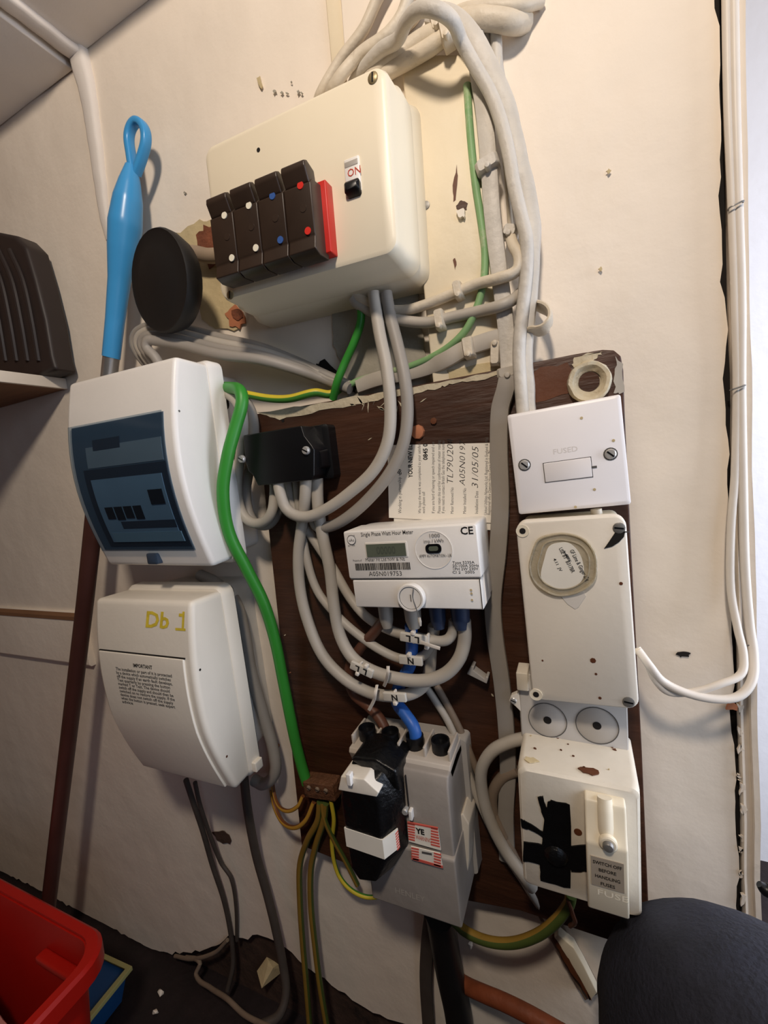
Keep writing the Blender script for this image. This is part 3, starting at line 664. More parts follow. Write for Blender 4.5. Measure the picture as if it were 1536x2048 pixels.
# boots under the meter
for k, (x, m, r) in enumerate(((768, M_cgrey, .0075), (822, M_cgrey2, .0085), (872, M_cdblue, .0080), (918, M_cdblue, .0090))):
    a = T.L(x, 1222, .056); T.part('terminal_boot', Geo().tube([a + Vector((0, .004, .006)), a + Vector((0, .003, -.010)), a + Vector((.0005, .002, -.018))], [r, r * .9, r * .6], seg=12), m)

# ------------------------------------------------------------------ fused connection unit
T = Thing('fused_spur', 'square white fused connection unit at the top of the column', 'fused spur', quad=[(1010, 828), (1244, 790), (1261, 1008), (1040, 1031)], off=.052, base=.0215)
W, H = T.w, T.h; D = T.d
T.part('pattress', Geo().rr([(-.0005, W - .002, H - .002, .003), (D + .009, W - .001, H - .001, .003)]), M_cream)
pl = T.part('front_plate', Geo().rr([(D + .0095, W, H, .002), (D + .003, W, H, .002), (D + .0012, W - .001, H - .001, .002), (D, W - .005, H - .005, .002)]), M_spur)
for x, y in ((1049, 930), (1221, 908)):
    T.part('screw_recess', disc(T, x, y, .052, .0049, .0003), M_gink, pl); screw(T, 'screw', x, y, .0522, .0040, M_steel, True, pl, .0014, 45)
q = T.L(1135, 940, .052)
fh = T.part('fuse_holder', Geo().slab(q.x, q.z, .0340, .0150, -.02, D - .0006, .0006, .0003), M_spur, pl, label='fuse drawer')
T.part('drawer_gap', Geo().bx((q.x, D - .0001, q.z), (.0350, .0004, .0160)), M_gink, fh)
q2 = T.L(1188, 934, .052); T.part('notch', Geo().bx((q2.x, D - .0002, q2.z), (.004, .0006, .0016)), M_gink, fh)
g = text_geo('FUSED', .0040, T.L(1106, 909, .0521), length=.0175)
gg = Geo(); n = len(g.v); gg.add(g.v, g.f); gg.v = [v + Vector((0, 0, 0)) for v in gg.v]
T.part('raised_lettering', gg, mat('raised_white', (222, 217, 214), .4), pl, smooth=False)
for x, y in ((1189, 979), (1151, 1014), (1163, 836), (1227, 881)): T.part('tea_spot', disc(T, x, y, .0521, .0011, .0002, 9), M_yplaster, pl)
T.part('grommet', Geo().tube([T.L(1192, 1018, .040), T.L(1194, 1032, .040)], .0042, sub=1), M_dirtyw)

# ------------------------------------------------------------------ tall white adaptable box, torn corner
T = Thing('adaptable_box', 'tall white box with a broken corner and a sticky round pack label', 'electrical box', quad=[(1030, 1042), (1256, 1031), (1275, 1417), (1066, 1402)], off=.066, base=.040)
W, H = T.w, T.h; D = T.d
T.part('body', Geo().rr([(.018, W - .004, H - .004, .006), (D + .010, W - .003, H - .003, .007)]), M_cream)
ld = T.part('lid', Geo().rr([(D + .010, W, H, .008), (D + .002, W, H, .008), (D + .0006, W - .001, H - .001, .008), (D, W - .003, H - .003, .007)], 6), M_white2)
for x, y in ((1045, 1062), (1072, 1389)):
    T.part('screw_recess', Geo().lathe([(.0050, 0), (.0050, .0006), (.0028, .0004), (0, .0004)], T.L(x, y, .066)), M_cream, ld); T.part('screw_hole', disc(T, x, y, .0665, .0024, .0002), M_dark, ld)
for x, y in ((1238, 1056), (1257, 1404)):
    screw(T, 'screw', x, y, .066, .0042, M_dsteel, True, ld, .0008, 10)
# the torn corner: an open slot through the lid
T.part('broken_corner', Geo().prism([(lambda q: (q.x, q.z))(T.L(x, y, .066)) for x, y in ((1232, 1062), (1250, 1063), (1248, 1073), (1238, 1084), (1224, 1093), (1208, 1097), (1216, 1086), (1224, 1074))], D - .0001, D - .0005), M_dark, ld)
T.part('crack', Geo().prism([(lambda q: (q.x, q.z))(T.L(x, y, .066)) for x, y in ((1247, 1062), (1259, 1063), (1259, 1065), (1247, 1065))], D - .0001, D - .0005), M_gink, ld)
pk = [(1062, 1110), (1075, 1082), (1095, 1072), (1130, 1068), (1165, 1078), (1185, 1100), (1192, 1130), (1188, 1160), (1168, 1178), (1140, 1190), (1110, 1190), (1082, 1175), (1064, 1155), (1058, 1130)]
pack = T.part('clear_pack', Geo().prism([(lambda q: (q.x, q.z))(T.L(x, y, .066)) for x, y in smooth_px(pk)], D - .0001, D - .0016), M_clear, label='crinkled clear plastic pack', bevel=.0005)
T.part('pack_rim', Geo().tube([T.L(x, y, .0678) + Vector((0, -.0004 * (k % 3), 0)) for k, (x, y) in enumerate(smooth_px(pk, 1) + [pk[0]])], .0010, seg=6, wob=.0008), M_clear, pack)
T.part('pack_rim', Geo().tube([T.L(1126 + (x - 1126) * .78, 1130 + (y - 1130) * .80, .0678) for x, y in smooth_px(pk, 1) + [pk[0]]], .0007, seg=6, wob=.0012), M_clear, pack)
lb = [(1098, 1092), (1120, 1084), (1140, 1086), (1158, 1104), (1167, 1130), (1166, 1155), (1150, 1172), (1120, 1176), (1092, 1168), (1082, 1150), (1088, 1120)]
pb = T.part('pack_label', Geo().prism([(lambda q: (q.x, q.z))(T.L(x, y, .066)) for x, y in smooth_px(lb)], D - .0015, D - .0020), M_label, pack)
a = math.radians(-68); R_ = (math.cos(a), 0, math.sin(a)); U_ = (-math.sin(a), 0, math.cos(a))
for s, x, y, h, l in (('GF Lime & Ginger 25g', 1139, 1101, .0030, .026), ('Apr0823', 1126, 1102, .0018, .0075), ('6000W', 1131, 1110, .0018, .006), ('USE BY  B317BR', 1117, 1097, .0029, .021), ('4:11  JV', 1106, 1118, .0022, .011)):
    T.part('print', text_geo(s, h, T.L(x, y, .0682), R_, U_, l, bold=.01), M_ink, pb, smooth=False)
patch_px = [(1120, 1190), (1165, 1180), (1172, 1192), (1157, 1214), (1150, 1218), (1135, 1208)]
T.part('glue_smear', Geo().prism([(lambda q: (q.x, q.z))(T.L(x, y, .066)) for x, y in patch_px], D - .0001, D - .0004), mat('glue_film', (212, 205, 194), .35), ld)
for x, y, r in ((1242, 1167, .0013), (1186, 1321, .0022), (1192, 1348, .0010), (1200, 1396, .0012), (1085, 1321, .0008)): T.part('brown_spot', disc(T, x, y, .0661, r, .0002, 7), M_boardr, ld)

# ------------------------------------------------------------------ back box with knockouts
T = Thing('back_box', 'grey-white pattress box with two round knockouts beneath the tall box', 'electrical box', quad=[(1036, 1360), (1254, 1378), (1258, 1518), (1044, 1492)], off=.040, base=.0215, rot=-1)
W, H = T.w, T.h; D = T.d
T.part('body', Geo().rr([(-.0005, W, H + .004, .003, 0, .003), (D + .001, W, H + .004, .003, 0, .003), (D, W - .002, H + .002, .003, 0, .003)]), M_greyp and mat('back_box_grey', (186, 180, 172), .45, .04, 30))
for (x, y), r in (((1095, 1440), .0162), ((1194, 1451), .0168)):
    q = T.L(x, y, .040); k = T.part('knockout', Geo().lathe([(r, 0), (r, .0003), (r * .97, .0003), (r * .97, .0001), (r * .96, .0002), (0, .0002)], q, seg=40), mat('back_box_grey', (186, 180, 172)))
    T.part('knockout_groove', Geo().lathe([(r, -.0002), (r, .0005), (r * .965, .0005), (r * .965, -.0002)], q, seg=40), M_gink, k)
    T.part('pilot_hole', Geo().lathe([(.0034, 0), (.0034, .0006), (0, .0006)], q, seg=16), M_dark, k)
lug = [(1038, 1385), (1022, 1392), (1018, 1402), (1030, 1412), (1042, 1424)]
lg = T.part('fixing_lug', Geo().prism([(lambda q: (q.x, q.z))(T.L(x, y, .040)) for x, y in lug], D, D + .006), M_white2, bevel=.0006)
screw(T, 'screw', 1027, 1401, .040, .0030, M_steel, True, lg)
p = T.L(1045, 1362, .044); T.part('top_lug', Geo().slab(p.x, p.z, .010, .017, -.005, D - .006, .001, .0008), M_dirtyw)

# ------------------------------------------------------------------ old fuse unit with taped hole
T = Thing('fuse_unit', 'stained white fuse unit with crossed black tape and a fuse handle', 'fuse unit', quad=[(1034, 1537), (1282, 1578), (1286, 1846), (1045, 1765)], off=.085, base=.0215)
W, H = T.w, T.h; D = T.d
T.part('body', Geo().rr([(-.0005, W, H + .002, .004), (D + .008, W, H, .005), (D + .002, W - .001, H - .001, .006), (D, W - .005, H - .005, .006)], 5), M_dirtyw)
def tape(px, lift, m=M_tape, name='tape_strip', jit=.0006, seed=0):
    g = blob([(lambda q: (q.x, q.z))(T.L(x, y, .085)) for x, y in px], D - .0001, D - .0004 - lift, jit, 4, seed); return T.part(name, g, m, smooth=False)
tape([(1103, 1600), (1141, 1608), (1142, 1776), (1082, 1760), (1080, 1725), (1087, 1640), (1094, 1604)], .0004, seed=1)
tape([(1074, 1593), (1086, 1591), (1092, 1615), (1102, 1635), (1096, 1645), (1086, 1632)], .0008, seed=2)
tape([(1042, 1637), (1052, 1641), (1090, 1665), (1088, 1674), (1062, 1660), (1042, 1652)], .0006, seed=3)
tape([(1048, 1681), (1085, 1688), (1090, 1728), (1045, 1720)], .0007, seed=4)
tape([(1140, 1692), (1178, 1688), (1178, 1742), (1142, 1740)], .0007, seed=5)
q = T.L(1112, 1712, .085); T.part('tape_bulge', Geo().lathe([(.0095, 0), (.008, .0016), (.005, .0036), (.002, .0044), (0, .0045)], q + Vector((0, -.0006, 0)), seg=18), M_tape)
T.part('pin_hole', disc(T, 1156, 1664, .085, .0030, .0003), M_boardr)
# fuse handle
xa = T.L(1172, 1700, .100).x; xb = T.L(1256, 1720, .100).x; zt = T.L(1214, 1618, .100).z; zb = T.L(1224, 1832, .104).z; f = D - .018
cxx = (xa + xb) / 2; ww = xb - xa; zm = T.L(1216, 1676, .100).z
hd = T.part('fuse_handle', Geo().prism_x([(D + .001, zb), (f, zb), (f - .001, zb + .002), (f - .001, zm - .004), (f + .004, zm + .003), (f + .008, zt - .006), (f + .010, zt - .001), (D + .001, zt)], xa, xb), M_cream, bevel=.0018)
T.part('grip_ridge', Geo().tube([(cxx, f + .006, zm - .002), (cxx, f + .0065, zm + .006), (cxx, f + .0095, zt - .006), (cxx, f + .012, zt + .002)], [.0052, .0056, .0056, .0050], seg=16), M_cream, hd)
T.part('screw_boss', Geo().lathe([(.0062, 0), (.0062, .0028), (.0052, .0036), (0, .0036)], (cxx + .001, f + .001, zm - .001), seg=20), M_cream, hd)
sc = T.part('screw', Geo().lathe([(.0038, 0), (.0038, .0045), (.0030, .0056), (0, .006)], (cxx + .001, f, zm - .001), seg=16), M_dsteel, hd)
zl_ = zm - .026
lbq = T.part('warning_label', Geo().bx((cxx, f - .0013, zl_), (ww * .78, .0006, .024)), mat('grey_label', (158, 146, 130), .5), hd)
for k, s in enumerate(('SWITCH OFF', 'BEFORE', 'HANDLING', 'FUSES')):
    h = .0026; l = (.019, .0115, .0165, .0095)[k]
    T.part('print', text_geo(s, h, (cxx, f - .0018, zl_ + .0066 - k * .0056), length=l, align='CENTER', bold=.02), M_ink, lbq, smooth=False)
T.part('raised_lettering', text_geo('FUSE', .0046, (cxx + .003, f - .0012, zl_ - .0195), length=.020, align='CENTER'), mat('raised_cream', (244, 236, 216), .3), hd, smooth=False)
rs = random.Random(5)
for k in range(16):
    big = k < 2; x, y = ((1178, 1545), (1062, 1522))[k] if big else (rs.uniform(1040, 1240), 0); r = (.0055, .0045)[k] if big else rs.uniform(.0007, .0020)
    q = T.L(x, 1535 if not big else y - 6, .075); yy = q.y if big else rs.uniform(D + .012, -.008)
    n = 11; ring_ = [(q.x + r * rs.uniform(.5, 1.1) * (1.5 if big else 1) * math.cos(2 * math.pi * i / n), yy + r * .8 * rs.uniform(.5, 1.1) * math.sin(2 * math.pi * i / n)) for i in range(n)]
    T.part('rust_stain', Geo().rings([[(a, b, H / 2 + h) for a, b in ring_] for h in (.0004, .0012)]), M_boardr if k % 3 != 1 else M_yplaster, smooth=False)

# ------------------------------------------------------------------ service cut-out
T = Thing('service_cutout', 'grey service cut-out with warning sticker and black-taped fuse holder', 'service head', quad=[(690, 1520), (895, 1562), (905, 1838), (722, 1790)], off=.088, base=.0215, rot=0)
D = T.d
def pp(*px, off=.088): return [(lambda q: (q.x, q.z))(T.L(x, y, off)) for x, y in px]
xl_ = T.L(700, 1500, .075).x; xr_ = T.L(897, 1536, .075).x; ztop = T.L(800, 1512, .075).z; zbot = T.L(830, 1815, .088).z
xm = T.L(790, 1560, .088).x; xrf = T.L(896, 1575, .088).x
w_ = xrf - xm
T.part('back_plate', Geo().rr([(-.0003, xrf - xl_ + .012, ztop - zbot + .002, .004, (xl_ + xrf) / 2, (ztop + zbot) / 2), (-.016, xrf - xl_ + .010, ztop - zbot, .004, (xl_ + xrf) / 2, (ztop + zbot) / 2)]), M_greyp)
T.part('terminal_tray', Geo().prism_x([(-.014, ztop - .012), (D + .014, ztop - .014), (D + .010, ztop - .004), (D + .012, ztop), (-.014, ztop + .002)], xl_, xrf), M_greyp and mat('tray_grey', (186, 176, 164), .5, .05, 30, ((130, 90, 62), .25, 40)), bevel=.0012)
cover = [(D + .034, ztop - .001), (D + .004, ztop - .004), (D, ztop - .012), (D - .002, (ztop + zbot) / 2 + .010), (D, zbot), (-.010, zbot), (-.010, ztop - .004)]
cv = T.part('front_cover', Geo().prism_x(cover, xm, xrf), M_cutout, bevel=.0022)
T.part('lower_cover', Geo().prism_x([(D - .001, (ztop + zbot) / 2 - .004), (D - .005, (ztop + zbot) / 2 - .006), (D - .004, zbot - .001), (-.008, zbot - .001), (-.008, (ztop + zbot) / 2 - .004)], xm - .038, xrf + .001), M_cutout, bevel=.002)
for k in range(4):
    x = xl_ + (xrf - xl_) * (.12 + .25 * k)
    T.part('terminal_shroud', Geo().lathe([(.0088, -.006), (.0088, .006), (.0074, .006), (.0072, .001), (0, .001)], (x, D + .030, ztop + .006), (0, 0, 1), 18), M_black)
for k in range(5):
    x = xl_ + (xrf - xl_) * (0 + .25 * k); x = min(max(x, xl_ + .002), xrf - .002)
    T.part('shroud_wall', Geo().bx((x, D + .032, ztop + .004), (.0022, .030, .012)), mat('tray_grey', (186, 176, 164)), bevel=.0005)
g1 = T.L(806, 1612, .0895)
T.part('seal_bracket', Geo().bx(g1 + Vector((-.002, -.002, 0)), (.003, .006, .011)), M_white, bevel=.0005)
T.part('seal_bracket', Geo().bx(g1 + Vector((.0085, -.002, -.004)), (.003, .006, .009)), M_white, bevel=.0005)
T.part('seal_screw', Geo().lathe([(.0034, 0), (.0034, .004), (.0024, .005), (0, .005)], g1 + Vector((.003, 0, -.002)), seg=14), M_steel)
T.part('seam', Geo().bx(((T.L(812, 1560, .089).x), D - .0015, ztop - .022), (.0010, .002, .030)), M_dark)
# sticker
def quadp(name, px, m, off, th=.0005, parent=None): return T.part(name, Geo().prism(pp(*px, off=off), -(off - .0215) + .0004, -(off - .0215) - th), m, parent)
st = quadp('warning_sticker', [(815, 1644), (876, 1656), (882, 1700), (818, 1682)], M_label, .0915)
st2 = quadp('warning_sticker', [(822, 1692), (880, 1706), (886, 1736), (826, 1718)], M_label, .0945)
for k in range(7):
    t = k / 7
    quadp('red_bar', [(815 + 1 * t * 3, 1645 + 36 * t), (830, 1648 + 36 * t), (830, 1651 + 36 * t), (815 + 3 * t, 1648 + 36 * t)], M_redprint, .0918, .0005, st)
    quadp('red_bar', [(862, 1654 + 38 * t), (876 + 5 * t, 1657 + 40 * t), (876 + 5 * t, 1660 + 40 * t), (862, 1657 + 38 * t)], M_redprint, .0918, .0005, st)
quadp('red_bar', [(815, 1643), (876, 1655), (876, 1658), (815, 1646)], M_redprint, .0918, .0005, st)
for k in range(5):
    t = k / 5
    quadp('red_bar', [(823, 1694 + 26 * t), (838, 1697 + 26 * t), (838, 1700 + 26 * t), (823, 1697 + 26 * t)], M_redprint, .0948, .0005, st2)
    quadp('red_bar', [(868, 1704 + 28 * t), (882, 1708 + 28 * t), (882, 1711 + 28 * t), (868, 1707 + 28 * t)], M_redprint, .0948, .0005, st2)
quadp('red_bar', [(826, 1714), (885, 1731), (886, 1736), (826, 1719)], M_redprint, .0948, .0005, st2)
T.part('print', text_geo('YE', .0052, T.L(833, 1666, .0922), length=.0085, bold=.05), M_ink, st, smooth=False)
T.part('print', text_geo('WARNING', .0044, T.L(832, 1678, .0922), length=.0150), M_redink, st, smooth=False)
quadp('fuse_symbol', [(844, 1702), (864, 1706), (864, 1710), (844, 1706)], M_gink, .0948, .0005, st2)
T.part('embossed_lettering', text_geo('HENLEY', .0060, T.L(790, 1785, .0925), length=.030), mat('embossed_grey', (166, 158, 148), .4), smooth=False)
# screw plate on the flank
x = xrf + .001
fp = T.part('flank_plate', Geo().prism(pp((903, 1640), (925, 1628), (938, 1650), (938, 1720), (928, 1800), (903, 1815), off=.060), -.001, -.038), mat('flank_cream', (205, 194, 176), .5), bevel=.0015)
for x, y in ((921, 1696), (921, 1733)): screw(T, 'screw', x, y, .060, .0036, M_brass, True, fp)
# taped fuse holder
fx0 = T.L(674, 1580, .118).x; fx1 = T.L(762, 1610, .112).x; fzt = T.L(715, 1545, .110).z; fzb = T.L(720, 1760, .112).z
hex_ = [(fx0, fzt - .020), (fx0 + .002, fzb + .012), (fx0 + .012, fzb), (fx1 - .004, fzb + .004), (fx1 + .012, fzb + .030), (fx1 + .014, fzt - .014), (fx1 + .004, fzt + .001), (fx0 + .006, fzt + .000)]
tf = T.part('taped_fuse', Geo().rings([[(x, D + .030, z) for x, z in hex_], [(x, D - .004, z) for x, z in hex_], [((x - (fx0 + fx1) / 2) * .72 + (fx0 + fx1) / 2 - .006, D - .026, (z - (fzt + fzb) / 2) * .90 + (fzt + fzb) / 2 - .004) for x, z in hex_]]), M_tape, label='fuse holder wrapped in black tape', bevel=.0025)
cap = T.part('fuse_cap', Geo().rings([[(x, y_, z) for x, z in [(fx0 - .001, fzt - .018), (fx1 - .002, fzt - .016), (fx1 + .001, fzt - .011), (fx1 - .012, fzt - .001), (fx0 + .004, fzt - .003)]] for y_ in (D - .004, D - .027)]), M_white2, bevel=.0012)
T.part('cap_tab', Geo().bx(((fx0 + fx1) / 2 - .006, D - .028, fzt - .002), (.0045, .006, .011)), M_white, cap, bevel=.0008)
zz = fzb + (fzt - fzb) * .40
cxf = (fx0 + fx1) / 2; czf = (fzt + fzb) / 2
fr = lambda x: (x - cxf) * .72 + cxf - .006
A_ = Vector((fx1 + .0134, D - .004, 0)); B_ = Vector((fr(fx1 + .0134), D - .026, 0)); Lf = fr(fx0 + .001)
nv = Vector((-(A_.y - B_.y), A_.x - B_.x, 0)).normalized(); nv = nv if nv.y < 0 else -nv
def band(t0, t1, za, zb, m, name, lift):
    a = B_.lerp(A_, t0) + nv * lift; b = B_.lerp(A_, t1) + nv * lift
    T.part(name, Geo().rings([[a + Vector((0, 0, za)), b + Vector((0, 0, za + .003 * t1)), b + Vector((0, 0, zb + .003 * t1)), a + Vector((0, 0, zb))], [a - nv * .001 + Vector((0, 0, za)), b - nv * .001 + Vector((0, 0, za + .003 * t1)), b - nv * .001 + Vector((0, 0, zb + .003 * t1)), a - nv * .001 + Vector((0, 0, zb))]]), m, tf)
T.part('pale_tape_band', Geo().prism([(Lf - .0005, zz - .009), (B_.x + .0004, zz - .011), (B_.x + .0004, zz + .008), (Lf - .0005, zz + .010)], D - .025, D - .0266), M_label, tf)
band(0, .62, zz - .011, zz + .008, M_label, 'pale_tape_band', .0006)
for k in range(7): band(.50, .62, zz - .0105 + k * .0026, zz - .0092 + k * .0026, M_redprint, 'red_edge', .0009)
T.part('tape_flap', Geo().rings([[(x, y_, z) for x, z in [(fx0 + .006, fzt + .002), (fx0 + .010, fzt + .006), (fx1 - .006, fzt + .008), (fx1 + .012, fzt + .000), (fx1 + .014, fzt - .020)]] for y_ in (D + .028, D - .012)]), M_tape, tf, bevel=.004)

# ------------------------------------------------------------------ earth terminal block
T = Thing('earth_block', 'corroded brown earth terminal block at the foot of the green cable', 'terminal block', quad=[(603, 1562), (666, 1572), (672, 1604), (610, 1598)], off=.040, base=.0215)
T.part('body', Geo().rr([(-.0005, T.w, T.h, .002), (T.d, T.w - .002, T.h - .002, .002)]), mat('corroded_brass', (96, 62, 40), .7, .25, 90, ((52, 34, 24), .45, 120), (.8, 160)), bevel=.001)
for k in range(3): screw(T, 'terminal_screw', 618 + 17 * k, 1575 + 3 * k, .040, .0028, M_cold, True, None, .002)

# small plastic hook left on the board
T = Thing('cable_hook', 'loose white plastic cable hook fixed on the brown board', 'hook', c=P(960, 1338, .0215), rot=-18)
T.part('body', Geo().prism([(-.010, -.004), (.010, -.006), (.010, .001), (.0075, .001), (.007, -.002), (-.005, .002), (-.005, .006), (-.008, .006)], 0, -.011), M_greyp, bevel=.0008)

# ------------------------------------------------------------------ cables
def o(pts, off): return [p if len(p) == 3 else (p[0], p[1], off) for p in pts]
GT = 'cables above the old fuse box'
cable('cable', 'thin cream cable leaving the old fuse box nearest its faded corner', o([(634, 215, .012), (642, 187), (683, 118), (726, 61), (754, 0), (790, -70)], .022), .0048, M_cpaint, group=GT)
cable('cable', 'grey-cream cable running up beside the thin one above the fuse box', o([(655, 215, .012), (668, 172), (718, 111), (772, 72), (801, 36), (815, 0), (830, -60)], .030), .0052, M_cpaint, group=GT)
cable('cable', 'thick grey arching cable looping over to the fused spur', o([(705, 170, .014), (718, 147, .022), (762, 100, .034), (796, 79, .040), (812, 45, .052), (837, 20, .062), (873, 20, .064), (905, 42, .056), (923, 83, .042), (952, 136, .034), (981, 187, .030), (1002, 244, .030), (1017, 305, .030), (1028, 370, .030), (1042, 431, .030), (1053, 480, .031), (1053, 540, .031), (1045, 620, .032), (1038, 700, .034), (1041, 765, .036), (1046, 826, .037)], .03), .0052, M_cpaint2, group=GT)
cable('cable', 'wide white-painted cable dropping to the top of the fused spur', o([(860, 30, .024), (905, 40, .026), (945, 80, .026), (983, 150, .024), (1008, 210, .022), (1024, 270, .020), (1040, 340, .020), (1055, 410, .020), (1062, 460, .021), (1060, 520, .022), (1055, 600, .023), (1046, 690, .025), (1049, 760, .028), (1053, 830, .030)], .02), None, M_cpaint2, (.0080, .0058), group=GT, wob=.0008)
cable('cable', 'pale cable from the fuse box clipped to the timber under the arch', o([(728, 175, .014), (745, 150, .022), (790, 118, .024), (840, 80, .024), (880, 62, .026), (920, 50, .022), (950, 44, .008)], .022), .0066, M_cpaint, group=GT)
cable('cable', 'lowest pale cable between fuse box corner and the clip under the arch', o([(755, 190, .016), (770, 150, .022), (815, 122, .024), (870, 88, .026), (900, 62, .026)], .022), .0064, M_cpaint, group=GT)
cable('cable', 'cream cable passing behind the arch towards the frame edge', o([(880, 60, .010), (905, 32, .016), (940, 17, .020), (1000, 13, .020), (1045, 11, .016), (1082, 4, .003)], .016), .0044, M_cpaint, group=GT)
cable('cable', 'thickest painted cable running level into the wall at the top', o([(900, 52, .012), (935, 40, .018), (985, 38, .018), (1025, 45, .014), (1050, 44, .002)], .02), .0078, M_cpaint, group=GT)
cable('cable', 'short pale cable rising behind the arch from the batten', o([(735, 110, .014), (790, 70, .016), (835, 25, .018), (850, -30, .018)], .018), .0048, M_cpaint, group=GT)
cable('cable', 'short painted cable stub hanging straight with a clip at its end', o([(990, 48, .010), (993, 85, .008), (995, 130, .007), (1000, 160, .004)], .008), .0046, M_cpaint2, group=GT)
cable('cable', 'thinner painted stub hanging beside the clipped one', o([(972, 46, .010), (974, 90, .008), (978, 135, .006)], .008), .0030, M_cpaint2, group=GT)
cable('flat_cable', 'white-painted flat cable running down the timber edge to the board', o([(950, 60, .016), (955, 130, .020), (968, 220, .022), (978, 330, .022), (985, 430, .022), (998, 540, .022), (1008, 620, .023), (1015, 690, .024), (1018, 742, .026)], .022), None, M_cpaint2, (.0070, .0035), group='painted cables on the timber')
cable('cable', 'thin cream cable squeezed between flat cable and wide painted cable', o([(1000, 250, .006), (1012, 330, .006), (1018, 400, .006), (1022, 462, .008)], .006), .0026, M_cpaint, group='painted cables on the timber')
cable('cable', 'second thin cream cable beside the wide painted one', o([(1012, 270, .005), (1026, 350, .005), (1036, 430, .006), (1036, 470, .006)], .005), .0026, M_cpaint, group='painted cables on the timber')
cable('flat_cable', 'long flat grey cable running down the brown board beside the meter', o([(1018, 742, .028), (1012, 775, .029), (1000, 820, .027), (998, 900, .026), (1001, 1000, .026), (996, 1100, .026), (986, 1200, .026), (990, 1270, .026), (1003, 1360, .026), (1012, 1450, .026), (1016, 1540, .026), (1012, 1620, .025), (1014, 1720, .0235)], .026), None, M_cgrey, (.0080, .0036))
cable('earth_cable', 'paint-smeared green earth cable down the timber to the wall hole', o([(934, 170, .019), (940, 260, .0205), (950, 360, .0205), (962, 440, .0205), (970, 510, .0205), (964, 580, .022), (938, 650, .023), (905, 688, .022), (860, 716, .016), (810, 736, .012), (762, 748, .010), (715, 762, .010), (688, 778, .012)], .02), .0033, M_pgreen, group='earth cables')
cable('earth_cable', 'short green earth cable from fuse box underside to the board edge', o([(722, 612, .022), (721, 645, .022), (708, 685, .022), (690, 725, .022), (674, 765, .024), (666, 798, .018)], .022), .0040, M_green, group='earth cables')
cable('earth_cable', 'bright green thick earth cable sagging from consumer unit to earth block', o([(440, 776, .034), (462, 776, .050), (480, 782, .062), (484, 806, .066), (470, 858, .072), (455, 915, .078), (446, 985, .080), (458, 1065, .074), (492, 1135, .064), (527, 1205, .054), (550, 1280, .046), (567, 1365, .040), (588, 1470, .034), (603, 1530, .032), (614, 1566, .032)], .04), .0064, M_green, group='earth cables', seg=14)
cable('earth_cable', 'yellow and green earth cable between consumer unit and wall hole', o([(452, 780, .030), (490, 788, .034), (540, 797, .034), (580, 797, .032), (630, 785, .026), (662, 788, .016), (690, 768, .010)], .03), .0042, M_earthy, group='earth cables', m2=M_earth, span=(5, 9))
FG = 'flat cables clipped under the old fuse box'
cable('flat_cable', 'upper flat pale cable looping from clip back to fuse box', o([(1020, 470, .018), (1026, 490, .024), (1038, 515, .030), (1032, 542, .032), (1000, 556, .032), (955, 568, .026), (905, 588, .024), (855, 608, .022), (812, 620, .022), (768, 618, .022), (735, 606, .024), (708, 590, .026)], .024), .0046, M_cpaint, group=FG)
cable('flat_cable', 'middle flat pale cable clipped across the timber under fuse box', o([(1062, 560, .012), (1040, 588, .020), (1010, 608, .030), (960, 622, .024), (905, 634, .022), (855, 645, .022), (800, 640, .022), (755, 628, .022), (715, 608, .024), (705, 595, .026)], .024), .0050, M_cgrey2, group=FG)
cable('flat_cable', 'lowest flat grey cable clipped over the timber into the wall hole', o([(1012, 672, .022), (975, 682, .022), (930, 698, .022), (895, 718, .022), (858, 735, .014), (810, 748, .010), (760, 757, .010), (715, 772, .010)], .02), None, M_cgrey2, (.0075, .0036), group=FG)
cable('flat_cable', 'flat painted cable loop sticking out beside the wide cable', o([(1058, 605, .010), (1075, 612, .014), (1095, 622, .026), (1100, 640, .034), (1088, 656, .034), (1066, 664, .026)], .02), 1, M_cpaint, (.0020, .0078), ref=(0, -1, 0.2), group=FG)
TG = 'grey meter tails'
cable('meter_tail', 'grey meter tail curving from fuse box to the black box front', o([(747, 585, .030), (752, 620, .030), (760, 670, .034), (774, 740, .040), (781, 820, .044), (775, 885, .046), (748, 940, .048), (700, 985, .050), (650, 1020, .052), (608, 1034, .054), (575, 1020, .054), (560, 985, .054), (556, 955, .050)], .03), .0058, M_cgrey2, group=TG, seg=14)
cable('meter_tail', 'outer grey meter tail sweeping from fuse box behind the first', o([(772, 585, .026), (780, 630, .026), (795, 690, .030), (810, 760, .036), (815, 830, .038), (806, 890, .040), (780, 945, .042), (735, 1000, .043), (690, 1038, .043), (655, 1054, .042), (632, 1050, .040), (624, 1010, .032), (618, 960, .028)], .03), .0058, M_cgrey, group=TG, seg=14)
cable('meter_tail', 'grey tail looping from consumer unit hole under the black box', o([(436, 786, .036), (462, 792, .048), (482, 820, .054), (486, 870, .050), (480, 920, .046), (474, 970, .046), (480, 1015, .046), (498, 1042, .046), (522, 1046, .046), (542, 1028, .046), (549, 990, .042), (549, 955, .040)], .03), .0056, M_cgrey2, group=TG, seg=14)
cable('meter_tail', 'second grey tail hidden behind the loop beside the black box', o([(440, 790, .026), (478, 792, .034), (502, 822, .034), (508, 870, .030), (500, 930, .030), (492, 990, .030), (505, 1040, .032), (535, 1050, .034), (556, 1020, .034), (560, 965, .034)], .03), .0056, M_cgrey, group=TG, seg=14)
